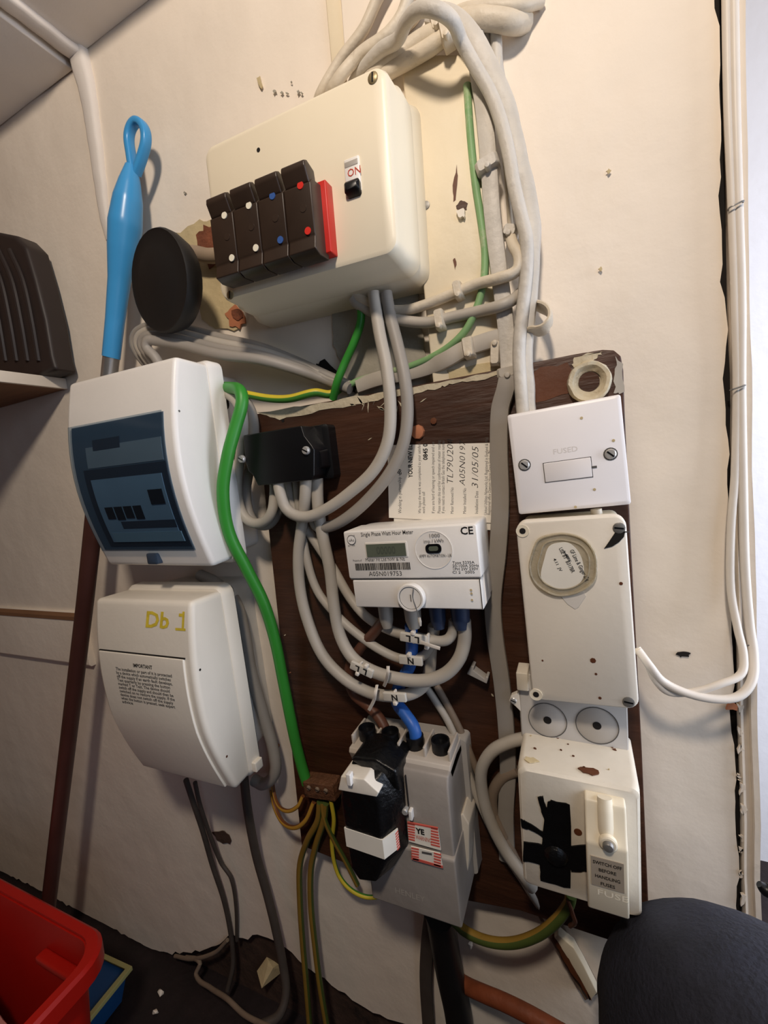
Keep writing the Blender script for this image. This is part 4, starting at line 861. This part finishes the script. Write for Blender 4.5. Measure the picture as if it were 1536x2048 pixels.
cable('meter_tail', 'outermost grey tail from black box sweeping down to lower N marker', o([(612, 955, .050), (610, 1000, .048), (604, 1050, .042), (597, 1110, .042), (600, 1175, .044), (615, 1240, .046), (645, 1310, .048), (690, 1358, .050), (740, 1385, .050), (785, 1392, .050), (820, 1388, .048), (846, 1372, .042), (858, 1345, .036), (862, 1300, .034), (868, 1252, .040)], .04), .0060, M_cgrey2, group=TG, seg=14)
cable('meter_tail', 'grey tail with lower L markers curving back up into the meter', o([(634, 955, .040), (636, 1010, .042), (645, 1070, .042), (660, 1140, .042), (668, 1210, .044), (680, 1270, .046), (705, 1315, .050), (745, 1342, .054), (800, 1358, .056), (850, 1361, .056), (890, 1348, .054), (918, 1318, .052), (929, 1280, .050), (928, 1240, .052)], .04), .0062, M_cgrey2, group=TG, seg=14)
cable('meter_tail', 'thinner tan-grey tail running to the upper N marker', o([(592, 955, .036), (600, 1030, .034), (612, 1110, .036), (634, 1180, .038), (675, 1232, .040), (720, 1272, .042), (765, 1302, .044), (806, 1318, .044), (845, 1312, .044), (862, 1290, .042), (866, 1252, .042)], .04), .0046, M_cgrey2, group=TG, seg=12)
cable('meter_tail', 'thinner grey tail running to the upper L markers', o([(574, 955, .036), (590, 1020, .034), (625, 1075, .034), (665, 1135, .036), (700, 1195, .038), (735, 1235, .042), (780, 1260, .046), (830, 1274, .050), (870, 1281, .052), (893, 1280, .052), (905, 1266, .050), (908, 1240, .050)], .04), .0050, M_cgrey2, group=TG, seg=12)
cable('supply_cable', 'brown live cable looping from meter to the cut-out', o([(768, 1240, .050), (748, 1265, .044), (718, 1300, .038), (698, 1340, .036), (706, 1385, .036), (740, 1415, .040), (764, 1445, .046), (776, 1480, .052), (780, 1510, .056)], .04), .0056, M_cbrown, group='supply cables')
cable('supply_cable', 'bright blue neutral cable dropping from meter into the cut-out', o([(822, 1250, .050), (824, 1290, .046), (820, 1330, .040), (800, 1368, .038), (792, 1400, .042), (810, 1428, .050), (828, 1456, .056), (832, 1488, .058), (830, 1515, .058)], .04), .0062, M_cblue, group='supply cables')
cable('cable', 'thin pale cable crossing the board diagonally beside the cut-out', o([(848, 1368, .026), (870, 1400, .027), (900, 1450, .028), (930, 1530, .030), (965, 1620, .030), (1005, 1700, .030), (1045, 1760, .026), (1090, 1830, .014), (1120, 1870, .008)], .03), .0038, M_cgrey2, group='diagonal cables')
cable('cable', 'dirty tan cable crossing diagonally next to the pale one', o([(872, 1370, .025), (892, 1405, .025), (925, 1470, .026), (955, 1545, .026), (990, 1630, .027), (1010, 1675, .028)], .03), .0036, M_cold, group='diagonal cables')
cable('cable', 'stiff grey cable bowing from back box round the fuse unit', o([(1052, 1476, .036), (1020, 1484, .038), (985, 1502, .040), (964, 1536, .040), (964, 1580, .038), (980, 1640, .036), (1010, 1700, .034), (1045, 1748, .032), (1065, 1775, .028)], .03), .0058, M_cgrey2, group='diagonal cables')
cable('cable', 'dirty grey cable lying under the bowed one on the board', o([(1035, 1540, .026), (1005, 1555, .026), (985, 1590, .026), (990, 1640, .026), (1020, 1700, .026), (1060, 1780, .018), (1100, 1840, .010)], .03), .0055, M_cold, group='diagonal cables')
cable('flat_cable', 'broad grey cable curving down the flank of the lower consumer unit', o([(400, 1150, .026), (432, 1166, .030), (468, 1198, .030), (488, 1260, .029), (502, 1340, .028), (527, 1430, .026), (547, 1500, .026), (550, 1545, .028), (528, 1568, .028), (508, 1560, .026)], .03), .0072, M_cgrey)
# loose bundle behind the upper consumer unit
for k, (d, lab) in enumerate(((0, 'top strand of the grey cable bundle above the upper consumer unit'), (1, 'second strand of the grey cable bundle above the consumer unit'), (2, 'third strand of the grey cable bundle above the consumer unit'), (3, 'lowest strand of the grey cable bundle above the consumer unit'))):
    e = d * 11; i = d * 6
    cable('cable', lab, o([(700, 772 + d * 2, .008 + d * .002), (655, 752 + e * .3, .012), (590, 722 + e * .5, .016 + .004 * d), (520, 695 + e * .75, .020 + .007 * d), (440, 676 + e, .022 + .008 * d), (360, 656 + e, .026 + .008 * d), (310, 652 + e * .9, .030 + .008 * d), (278 + i, 662 + e * .6, .032 + .008 * d), (268 + i * 1.4, 685 + e * .3, .032 + .008 * d), (282 + i * 1.6, 715, .030 + .008 * d), (310 + i, 745, .026 + .008 * d)], .03), .0056, (M_cgrey, M_cgrey2, M_cgrey, M_cgrey)[k], group='grey cable bundle')
# earth wires from the block
EG = 'earth wires below the earth block'
cable('earth_wire', 'brown-yellow earth wire curling from block round the board edge', o([(606, 1592, .034), (596, 1612, .036), (575, 1622, .034), (556, 1610, .028), (546, 1575, .016), (547, 1530, .010), (556, 1490, .008)], .03), .0024, M_ocopper, group=EG, m2=M_ocopper2, span=(2, 5))
cable('earth_wire', 'lower brown earth wire curling wider from block', o([(628, 1604, .034), (612, 1640, .036), (590, 1655, .034), (566, 1645, .026), (550, 1615, .016), (543, 1580, .010)], .03), .0028, M_ocopper, group=EG, m2=M_ocopper2, span=(2, 5))
cable('earth_wire', 'green earth wire hanging from block to floor, nearer the consumer unit', o([(640, 1604, .036), (636, 1640, .034), (615, 1680, .028), (600, 1730, .022), (600, 1800, .022), (605, 1880, .022), (612, 1960, .024), (620, 2060, .026)], .03), .0040, M_earthd, group=EG, m2=M_earthdy, span=(0, 5))
cable('earth_wire', 'olive earth wire hanging beside the green one to the floor', o([(652, 1606, .036), (648, 1640, .034), (632, 1690, .028), (622, 1740, .024), (622, 1810, .024), (630, 1890, .024), (640, 1970, .026), (655, 2060, .028)], .03), .0040, M_earthd, group=EG, m2=M_earthdy, span=(0, 5))
cable('earth_wire', 'thin yellow-green earth wire passing behind the taped fuse', o([(662, 1600, .036), (668, 1640, .032), (664, 1690, .026), (675, 1745, .022), (700, 1778, .020), (735, 1794, .014), (775, 1790, .006)], .03), .0026, M_earth, group=EG, m2=M_earthy, span=(0, 6))
cable('earth_wire', 'olive earth wire slanting from block behind the taped fuse', o([(645, 1604, .036), (650, 1640, .036), (668, 1680, .030), (690, 1720, .024), (715, 1770, .020)], .03), .0030, M_earthd, group=EG, m2=M_earthdy, span=(0, 5))
cable('earth_cable', 'green-brown earth cable sagging between cut-out and fuse unit', o([(905, 1838, .040), (930, 1862, .044), (975, 1882, .048), (1025, 1886, .050), (1075, 1870, .050), (1112, 1842, .048), (1138, 1808, .046), (1142, 1790, .046)], .04), .0050, M_earthd, group='earth cables', m2=M_earthdy, span=(0, 5))
# below the lower consumer unit
LG = 'cables below the lower consumer unit'
cable('cable', 'thin grey cable dropping from lower consumer unit to the broken plaster', o([(372, 1560, .050), (385, 1600, .040), (405, 1660, .026), (425, 1730, .014), (448, 1800, .008), (462, 1870, .006), (466, 1930, .010), (455, 1980, .020)], .03), .0036, M_cdark, group=LG)
cable('cable', 'thinner grey cable beside it kinking towards the broken plaster', o([(390, 1565, .046), (400, 1610, .036), (420, 1670, .020), (442, 1725, .010), (462, 1755, .008), (472, 1810, .006), (474, 1880, .004)], .03), .0028, M_cdark, group=LG)
cable('cable', 'black-grey thick cable hanging past the lower unit to the floor', o([(488, 1555, .040), (494, 1610, .030), (504, 1670, .024), (515, 1720, .020), (535, 1790, .018), (552, 1860, .020), (566, 1930, .022), (572, 1985, .030), (558, 2030, .045), (520, 2052, .06)], .03), .0058, M_cdark, group=LG)
cable('cable', 'tan cable trailing over the floor from the broken plaster', o([(372, 1915, .006), (400, 1925, .014), (392, 1950, .022), (420, 1975, .035), (455, 1998, .05), (490, 2030, .06), (540, 2055, .07)], .03), .0032, M_cold, group=LG)
cable('cable', 'pale thin cable end lying where plaster meets floor', o([(350, 1912, .004), (385, 1918, .010), (430, 1905, .010), (455, 1880, .006)], .006), .0028, M_cold, group=LG)
cable('supply_cable', 'thick black supply cable rising from the floor to the cut-out', o([(880, 1830, .040), (888, 1880, .030), (900, 1950, .022), (915, 2020, .020), (925, 2090, .020)], .02), .0155, M_cblack, group='supply cables')
cable('cable', 'flat dark grey cable running down beside the black supply cable', o([(862, 1835, .030), (855, 1890, .016), (852, 1960, .012), (858, 2060, .012)], .02), None, M_cdark, (.0080, .0036))
# white pair on the door frame
WG = 'white cables on the door frame'
cable('cable', 'white cable on the frame whose lower loop is the tighter one', o([(1452, -40, .004), (1456, 200, .0045), (1464, 410, .0045), (1470, 600, .005), (1474, 775, .005), (1470, 950, .006), (1462, 1060, .008), (1462, 1180, .010), (1476, 1260, .016), (1487, 1310, .024), (1482, 1348, .032), (1440, 1368, .040), (1390, 1383, .044), (1340, 1385, .046), (1312, 1362, .050), (1296, 1330, .052), (1274, 1296, .048)], .01), .0028, M_cwhite, group=WG)
cable('cable', 'white cable on the frame whose lower loop hangs wider', o([(1466, -40, .004), (1470, 200, .0045), (1476, 410, .0045), (1482, 600, .005), (1482, 775, .005), (1486, 1000, .006), (1490, 1140, .008), (1499, 1250, .012), (1507, 1310, .020), (1504, 1360, .030), (1478, 1392, .038), (1430, 1398, .044), (1370, 1385, .048), (1325, 1362, .050), (1300, 1332, .054), (1276, 1300, .050)], .01), .0032, M_cwhite, group=WG)

# ------------------------------------------------------------------ cable clips
def clip(px, py, off, rot, w, h, d, label, m=M_cpaint, nail=-1):
    T = Thing('cable_clip', label, 'cable clip', c=P(px, py, off), rot=rot, group='cable clips')
    T.part('saddle', Geo().rr([(.004, w, h, .0015), (-d * .6, w, h, .002), (-d, w * .75, h * .85, .002)]), m)
    T.part('nail', Geo().lathe([(.0026, 0), (.0026, d * .9), (.002, d * 1.15), (0, d * 1.2)], (0, -.001, nail * h * .36), seg=12), m)
clip(918, 583, .022, 8, .0075, .015, .009, 'pale clip on the upper flat cable under the fuse box')
clip(882, 642, .020, 4, .0085, .018, .010, 'square pale clip on the middle flat cable')
clip(939, 697, .022, 4, .0100, .018, .009, 'broad pale clip on the lowest flat cable')
clip(992, 708, .019, -6, .0085, .021, .008, 'upright empty clip on the timber by the board edge', nail=1)
clip(976, 334, .022, 12, .0190, .010, .008, 'painted clip round the flat cable high on the timber', M_cpaint2)
clip(1016, 745, .026, 2, .0175, .0085, .006, 'grey clip holding flat cable at the top of the board', M_cgrey2)
clip(1022, 468, .014, -20, .012, .009, .010, 'lumpy painted clip between flat cable and wide cable', M_cpaint2)
clip(895, 72, .026, 8, .0095, .020, .010, 'big painted clip under the arching cable')
clip(876, 52, .024, 8, .0095, .018, .009, 'upper painted clip tucked behind the arching cable')
clip(996, 138, .006, -8, .0065, .016, .005, 'small painted clip at the end of the hanging stub', M_cpaint2)
def staple(px, py, label, off=.009):
    T = Thing('cable_staple', label, 'staple', c=P(px, py, off), rot=8, group='staples on the frame cables')
    T.part('wire', Geo().tube([(-.004, .004, 0), (-.004, -.0005, 0), (0, -.0012, .0003), (.004, -.0005, .0008), (.0045, .004, .0008)], .0006, seg=6, sub=3), M_dsteel)
staple(1473, 410, 'metal staple over the frame cables level with the fuse switch')
staple(1477, 776, 'metal staple over the frame cables level with the fused spur')
staple(1497, 1290, 'metal staple over the frame cables just above their loop', .017)

# ------------------------------------------------------------------ cable markers and ties
def marker(px, py, off, rot, letters, label, w=.024, tie=(0,)):
    T = Thing('cable_marker', label, 'cable marker', c=P(px, py, off), rot=rot, group='cable markers')
    T.part('sleeve', Geo().slab(0, 0, w, .0088, .001, -.0022, .001, .0006), mat('milky_marker', (206, 200, 188), .4))
    n = len(letters)
    for k, ch in enumerate(letters):
        x = (k - (n - 1) / 2) * .0085
        T.part('letter', text_geo(ch, .0058, (x - (.0030 if ch == 'N' else -.0026), -.0025, -.0028 if ch == 'N' else .0026), length=.0062 if ch == 'N' else .0046, bold=.03, right=(1, 0, 0) if ch == 'N' else (-1, 0, 0), up=(0, 0, 1) if ch == 'N' else (0, 0, -1)), M_ink, smooth=False)
    for t, sgn in tie:
        T.part('cable_tie', Geo().slab(t, 0, .0022, .0115, .004, -.0004, .0008, .0004), M_cwhite)
        T.part('tie_head', Geo().slab(t, sgn * .0058, .0040, .0040, .001, -.0036, .001, .0006), M_cwhite)
marker(827, 1276, .060, -6, 'LL', 'milky marker with two upside-down Ls nearest the meter', .026, ((.000, 1), (.0135, -1)))
marker(822, 1320, .052, -1, 'N', 'milky N marker beneath the upper L markers', .024, ((-.001, 1),))
marker(724, 1338, .060, -20, 'LL', 'tilted milky L marker on the curved lower tail', .025, ((-.003, -1), (.004, 1)))
marker(790, 1393, .060, 3, 'N', 'lowest milky N marker above the blue cable', .024, ((.000, -1),))
def tie(pts, label, r=.0011):
    w = [P(*p) for p in pts]; tag(link('cable_tie', Geo().tube(w, 1, (r * 1.5, r * .6), 8, 6), M_cwhite, origin=w[0]), label, 'cable tie', 'loose cable ties')
tie([(776, 1332, .066), (776, 1345, .068), (772, 1362, .062), (768, 1372, .056)], 'white tie round the lower L tail beside its marker')
tie([(754, 1370, .058), (751, 1385, .064), (748, 1400, .062), (738, 1420, .058)], 'white tie tail hanging round the lower N tail')
tie([(842, 1284, .066), (858, 1290, .068), (880, 1297, .068)], 'white tie tail poking out by the upper L markers')

# ------------------------------------------------------------------ broom leaning on the wall
a = P(272, 250, .030); b = P(112, 1750, .085)
dr = (b - a).normalized(); foot = a + dr * ((a.z - 0.012) / -dr.z)
T = Thing('broom', 'broom with a blue looped plastic grip leaning against the wall', 'broom', c=foot)
iv = T.I
def ax(px, py):
    # point on the axis seen at a given pixel row
    best = min((i / 2000 for i in range(2001)), key=lambda t: (lambda q: abs(q))(proj(a.lerp(foot, t)).y - py)); return a.lerp(foot, best)
def proj(p):
    d = Vector((p.x, p.y + WD, -(p.z - CZ))); c = Vector((RX * d.x + RD * d.z + RN * d.y))
    return Vector((768 + F * c.x / c.z, 1024 + F * c.y / c.z))
A = lambda py: iv @ ax(0, py)
k = dict(seg=20)
g = Geo(); g.tube([A(332), A(345), A(365), A(400), A(450), A(500), A(560), A(640), A(715)], [.0065, .0085, .0115, .0155, .0180, .0160, .0122, .0105, .0100], seg=20); grip = T.part('grip', g, M_bluegrip, label='blue plastic grip')
g = Geo(); lp = [(268, 350), (262, 310), (258, 275), (264, 252), (276, 243), (289, 256), (292, 282), (284, 315), (272, 348)]
g.tube([iv @ P(x, y, .030) for x, y in lp], 1, (.0040, .0055), 12, 8); T.part('hanging_loop', g, M_bluegrip, grip)
T.part('ferrule', Geo().tube([A(708), A(716), A(780)], [.0092, .0092, .0092], seg=18, sub=1), M_alu)
T.part('pole', Geo().tube([A(775), A(1200), iv @ foot + Vector((0, 0, .03))], [.0105, .0105, .0105], seg=18, sub=1), M_maroon)
p = iv @ foot
T.part('brush_head', Geo().rr([(p.y + .02, .20, .030, .008, p.x, p.z + .018), (p.y - .025, .20, .030, .008, p.x, p.z + .018)]), M_maroon)

# ------------------------------------------------------------------ sink plunger
T = Thing('plunger', 'black rubber sink plunger with a wooden handle resting by the blue grip', 'plunger', c=P(345, 570, .03))
ctr = T.L(334, 567, .060); axd = Vector((-.16, -.98, -.05)).normalized()
g = Geo(); R0 = .047
g.lathe([(.0, -.030), (.016, -.030), (.022, -.022), (.034, -.018), (.046, -.010), (.050, .000), (.0505, .007), (.049, .010), (.046, .009), (.032, .012), (.012, .014), (0, .0145)], ctr, axd, 36)
T.part('cup', g, M_rubber)
e = T.L(470, 515, .004)
T.part('handle', Geo().tube([ctr - axd * .026, T.L(372, 512, .022), T.L(420, 512, .016), T.L(500, 508, .014)], .0080, seg=14), mat('grey_wood', (150, 132, 112), .6, .12, 30))

# ------------------------------------------------------------------ shelf and what stands on it
xs = P(134, 770).x; zsT = P(134, 757).z; zsB = P(134, 779).z
T = Thing('wall_shelf', 'wooden shelf with a white front edge at the far side', 'shelf', c=((XL + xs) / 2, -.19, (zsT + zsB) / 2))
T.part('shelf_board', Geo().bx((0, 0, 0), (xs - XL - .006, 0.378, zsT - zsB - .001)), M_shelfu)
T.part('edge_strip', Geo().bx(((xs - XL) / 2 - .001, 0, 0), (.006, 0.378, zsT - zsB)), M_shelf, label='white painted edge strip', bevel=.0008)
T = Thing('dustpan', 'dark ribbed plastic dustpan standing on the shelf against the wall', 'dustpan', c=Vector((P(30, 600, .03).x, -.004, zsT)))
out = [T.L(x, y, .035) for x, y in ((-110, 500), (-60, 470), (-10, 462), (30, 470), (52, 492), (72, 560), (92, 640), (104, 712))]
base = [(p.x, max(p.z, 0)) for p in out] + [(out[-1].x + .003, 0), (out[0].x - .02, 0)]
T.part('pan', Geo().prism(base, -.002, -.032), M_dpan, bevel=.006)
for i in range(5):
    x0_ = 72 - i * 22; pts = [T.L(x0_ - 52, 500, .036), T.L(x0_ - 26, 560, .037), T.L(x0_ - 8, 640, .037), T.L(x0_ + 6, 722, .036)]
    T.part('rib', Geo().tube(pts, .0035, seg=8), M_dpan)

# ------------------------------------------------------------------ red basket and blue tray on the floor
zr_ = .262; cx_, cy_ = -.557, -.140
LX, LY = .40, .27
T = Thing('storage_basket', 'bright red open plastic basket standing on the floor', 'basket', c=(cx_ - LX / 2, cy_ - LY / 2, 0))
def ring(w, h, r, z, seg=6):
    R = []
    for sx, sy, a0 in ((1, 1, 0), (-1, 1, 90), (-1, -1, 180), (1, -1, 270)):
        for q in range(seg + 1):
            t = math.radians(a0 + 90 * q / seg); R.append((sx * (w / 2 - r) + r * math.cos(t), sy * (h / 2 - r) + r * math.sin(t), z))
    return R
bodyr = [ring(LX - .07, LY - .07, .03, .004), ring(LX - .03, LY - .03, .035, zr_ - .03), ring(LX - .024, LY - .024, .035, zr_ - .004), ring(LX - .030, LY - .030, .032, zr_ - .004), ring(LX - .036, LY - .036, .032, zr_ - .03), ring(LX - .076, LY - .076, .027, .008)]
T.part('tub', Geo().rings(bodyr), M_redbox)
T.part('rim', Geo().rings([ring(LX - .024, LY - .024, .035, zr_ - .022), ring(LX, LY, .04, zr_ - .024), ring(LX + .001, LY + .001, .04, zr_ - .004), ring(LX - .006, LY - .006, .038, zr_), ring(LX - .026, LY - .026, .034, zr_), ring(LX - .028, LY - .028, .034, zr_ - .012)], cap0=False, cap1=False), M_redbox)
T.part('inner_ledge', Geo().bx((LX / 2 - .075, LY / 2 - .026, zr_ - .045), (.10, .014, .010)), M_redbox, bevel=.003)
T2 = Thing('folded_cloth', 'pink cloth heaped inside the red basket', 'cloth', c=(cx_ - LX / 2, cy_ - LY / 2, .0085))
g = Geo(); n = 26; v = []
for j in range(n + 1):
    for i in range(n + 1):
        x = (i / n - .5) * .30; y = (j / n - .5) * .186
        ed = min(1, 9 * min(i / n, 1 - i / n, j / n, 1 - j / n) + .05)
        v.append((x - .006, y, .002 + ed * (.178 + .05 * noise.noise(Vector((x * 12, y * 12, 1))) + .02 * noise.noise(Vector((x * 40, y * 40, 2))) - .34 * x)))
g.add(v, [(j * (n + 1) + i, j * (n + 1) + i + 1, (j + 1) * (n + 1) + i + 1, (j + 1) * (n + 1) + i) for j in range(n) for i in range(n)])
T2.part('fabric', g, M_cloth, angle=80)
# tray: a shallow blue box with pale yellow rim on its edge behind the basket
def floorpt(px, py, z):
    r = Vector(((px - 768) / F, (py - 1024) / F, 1.0)); t = (CZ - z) / r.dot(RD)
    return Vector((t * r.dot(RX), t * r.dot(RN) - WD, z))
c1 = floorpt(257, 1938, .05); b1 = floorpt(228, 1912, .05); f1 = floorpt(197, 2012, .05)
ux = (f1 - c1).normalized(); ang = math.atan2(ux.y, ux.x)
T = Thing('blue_tray', 'blue plastic tray with a pale yellow rim behind the red basket', 'tray', c=(c1.x, c1.y, 0))
e1 = Vector((ux.x, ux.y, 0)); e2 = Vector((e1.y, -e1.x, 0))
if (b1 - c1).dot(e2) < 0: e2 = -e2
TL_, TW_ = .066, .075
def tring(o_, z): return [tuple(e1 * a + e2 * b + Vector((0, 0, z))) for a, b in ((-o_, -o_), (TL_ + o_, -o_), (TL_ + o_, TW_ + o_), (-o_, TW_ + o_))]
T.part('tub', Geo().rings([tring(-.012, .0005), tring(-.002, .046), tring(-.004, .046), tring(-.014, .004)]), M_bluetray, bevel=.002)
T.part('lid', Geo().rings([tring(-.001, .044), tring(-.001, .047)]), M_bluetray, bevel=.001)
T.part('rim', Geo().rings([tring(-.004, .046), tring(.004, .045), tring(.004, .052), tring(-.003, .053)], cap0=False, cap1=False), M_ylw, bevel=.001)

# ------------------------------------------------------------------ low pipes and trunking
w = [P(900, 1950, .008), P(935, 1972, .016), P(970, 1988, .024), P(1010, 2005, .028), P(1060, 2030, .032), P(1130, 2070, .036)]
tag(link('copper_pipe', Geo().tube(w, .0078, seg=14), M_copper, origin=w[0]), 'rusty orange pipe crossing low beside the black supply cable', 'pipe')
T = Thing('trunking_strip', 'broken white plastic strip with rusty edge leaning under the fuse unit', 'trunking', c=P(1150, 1920, .012))
pl = [T.L(x, y, .012) for x, y in ((1108, 1862), (1116, 1856), (1148, 1884), (1168, 1920), (1194, 1972), (1182, 1986), (1160, 1945), (1136, 1905))]
st_ = T.part('strip', Geo().prism([(p.x, p.z) for p in pl], .004, -.006), M_cream, bevel=.001)
ru = [T.L(x, y, .012) for x, y in ((1108, 1862), (1136, 1905), (1160, 1945), (1182, 1986), (1178, 1986), (1154, 1948), (1130, 1910), (1104, 1864))]
T.part('rusty_edge', blob([(p.x, p.z) for p in ru], .003, -.0062, .0012, 4, 5), M_boardr, st_)
T = Thing('wall_batten', 'dirty old batten slanting behind the broken white strip', 'batten', c=P(1090, 1850, .003))
pl = [T.L(x, y, .008) for x, y in ((1010, 1690), (1040, 1700), (1120, 1835), (1200, 1985), (1170, 2000), (1085, 1850))]
T.part('timber', Geo().prism([(p.x, p.z) for p in pl], .002, -.006), M_cold, bevel=.001)
w = [P(1136, 1800, .050), P(1145, 1828, .050), P(1150, 1845, .046), P(1140, 1852, .040)]
tag(link('wire_hook', Geo().tube(w, .0020, seg=8), M_cbrown, origin=w[0]), 'little bent wire hanging under the fuse unit', 'wire')
# lumps of fallen plaster
for k, (x, y, off, s, lab) in enumerate(((540, 1945, .004, .020, 'large pale lump of plaster in the broken wall base'), (321, 1985, .14, .006, 'small pale crumb on the dark floor nearest the wall'), (310, 2025, .17, .005, 'small pale crumb on the dark floor by the basket'), (940, 1890, .020, .004, 'tiny white flake beside the black supply cable'))):
    g = Geo(); rnd = random.Random(k); p = P(x, y, off)
    if k in (1, 2): p = floorpt(x, y, s * .5)
    if k == 0: p = P(x, y, -.008)
    bm_ = [Vector((rnd.uniform(-1, 1), rnd.uniform(-.6, .6), rnd.uniform(-1, 1))).normalized() * s * rnd.uniform(.7, 1.1) for _ in range(14)]
    b_ = bmesh.new(); [b_.verts.new(v) for v in bm_]; h = bmesh.ops.convex_hull(b_, input=b_.verts); b_.verts.index_update()
    g.add([p + v.co for v in b_.verts], [tuple(v.index for v in f.verts) for f in b_.faces]); b_.free()
    tag(link('plaster_lump', g, M_wall if k != 0 else M_yplaster, origin=p, smooth=False), lab, 'plaster')
# black door handle tip at the frame
T = Thing('door_handle', 'black rounded handle tip poking in beside the white jamb', 'handle', c=P(1560, 1790, .10))
T.part('lever', Geo().tube([T.L(1518, 1768, .10), T.L(1530, 1778, .10), T.L(1560, 1792, .10), T.L(1600, 1800, .10)], [.002, .0042, .0045, .0045], seg=14), M_black)

# ------------------------------------------------------------------ kneeling person, bent leg in dark trousers
def leg(pts, rad, sub=10, seg=40):
    g = Geo(); g.tube(pts, rad, seg=seg, sub=sub)
    out = []
    for v in g.v:
        d = noise.noise(v * 16) * .0045 + noise.noise(Vector((v.x * 60, v.y * 60, v.z * 14))) * .0030 + noise.noise(v * 40 + Vector((2, 7, 1))) * .0016
        out.append(v + Vector((d, -d * .4, d)))
    g.v = out; return g
kx = Vector((.052, -.100, .375))
path = [Vector((.36, -.62, .33)), Vector((.27, -.45, .372)), Vector((.180, -.27, .402)), Vector((.102, -.150, .415)), Vector((.064, -.098, .385)), Vector((.054, -.090, .315)), Vector((.048, -.110, .200)), Vector((.046, -.150, .060)), Vector((.046, -.155, .035))]
per = link('person', leg(path, [.105, .095, .082, .072, .068, .064, .060, .050, .048]), M_trouser, origin=(.046, -.155, 0), angle=80)
tag(per, 'person crouching in dark navy trousers, one bent knee in view', 'person')
g = Geo(); g.rings([[(.046 + (x * s), -.15 + y * s2, z) for x, y in [(math.cos(t) * .045, math.sin(t) * (.13 if math.sin(t) < 0 else .09)) for t in [2 * math.pi * k / 24 for k in range(24)]]] for z, s, s2 in ((.001, 1, 1), (.02, 1.02, 1.02), (.045, .92, .9), (.07, .75, .62))])
sh = link('shoe', g, M_black, per, angle=60); sh.location = (-.046, .155, 0)
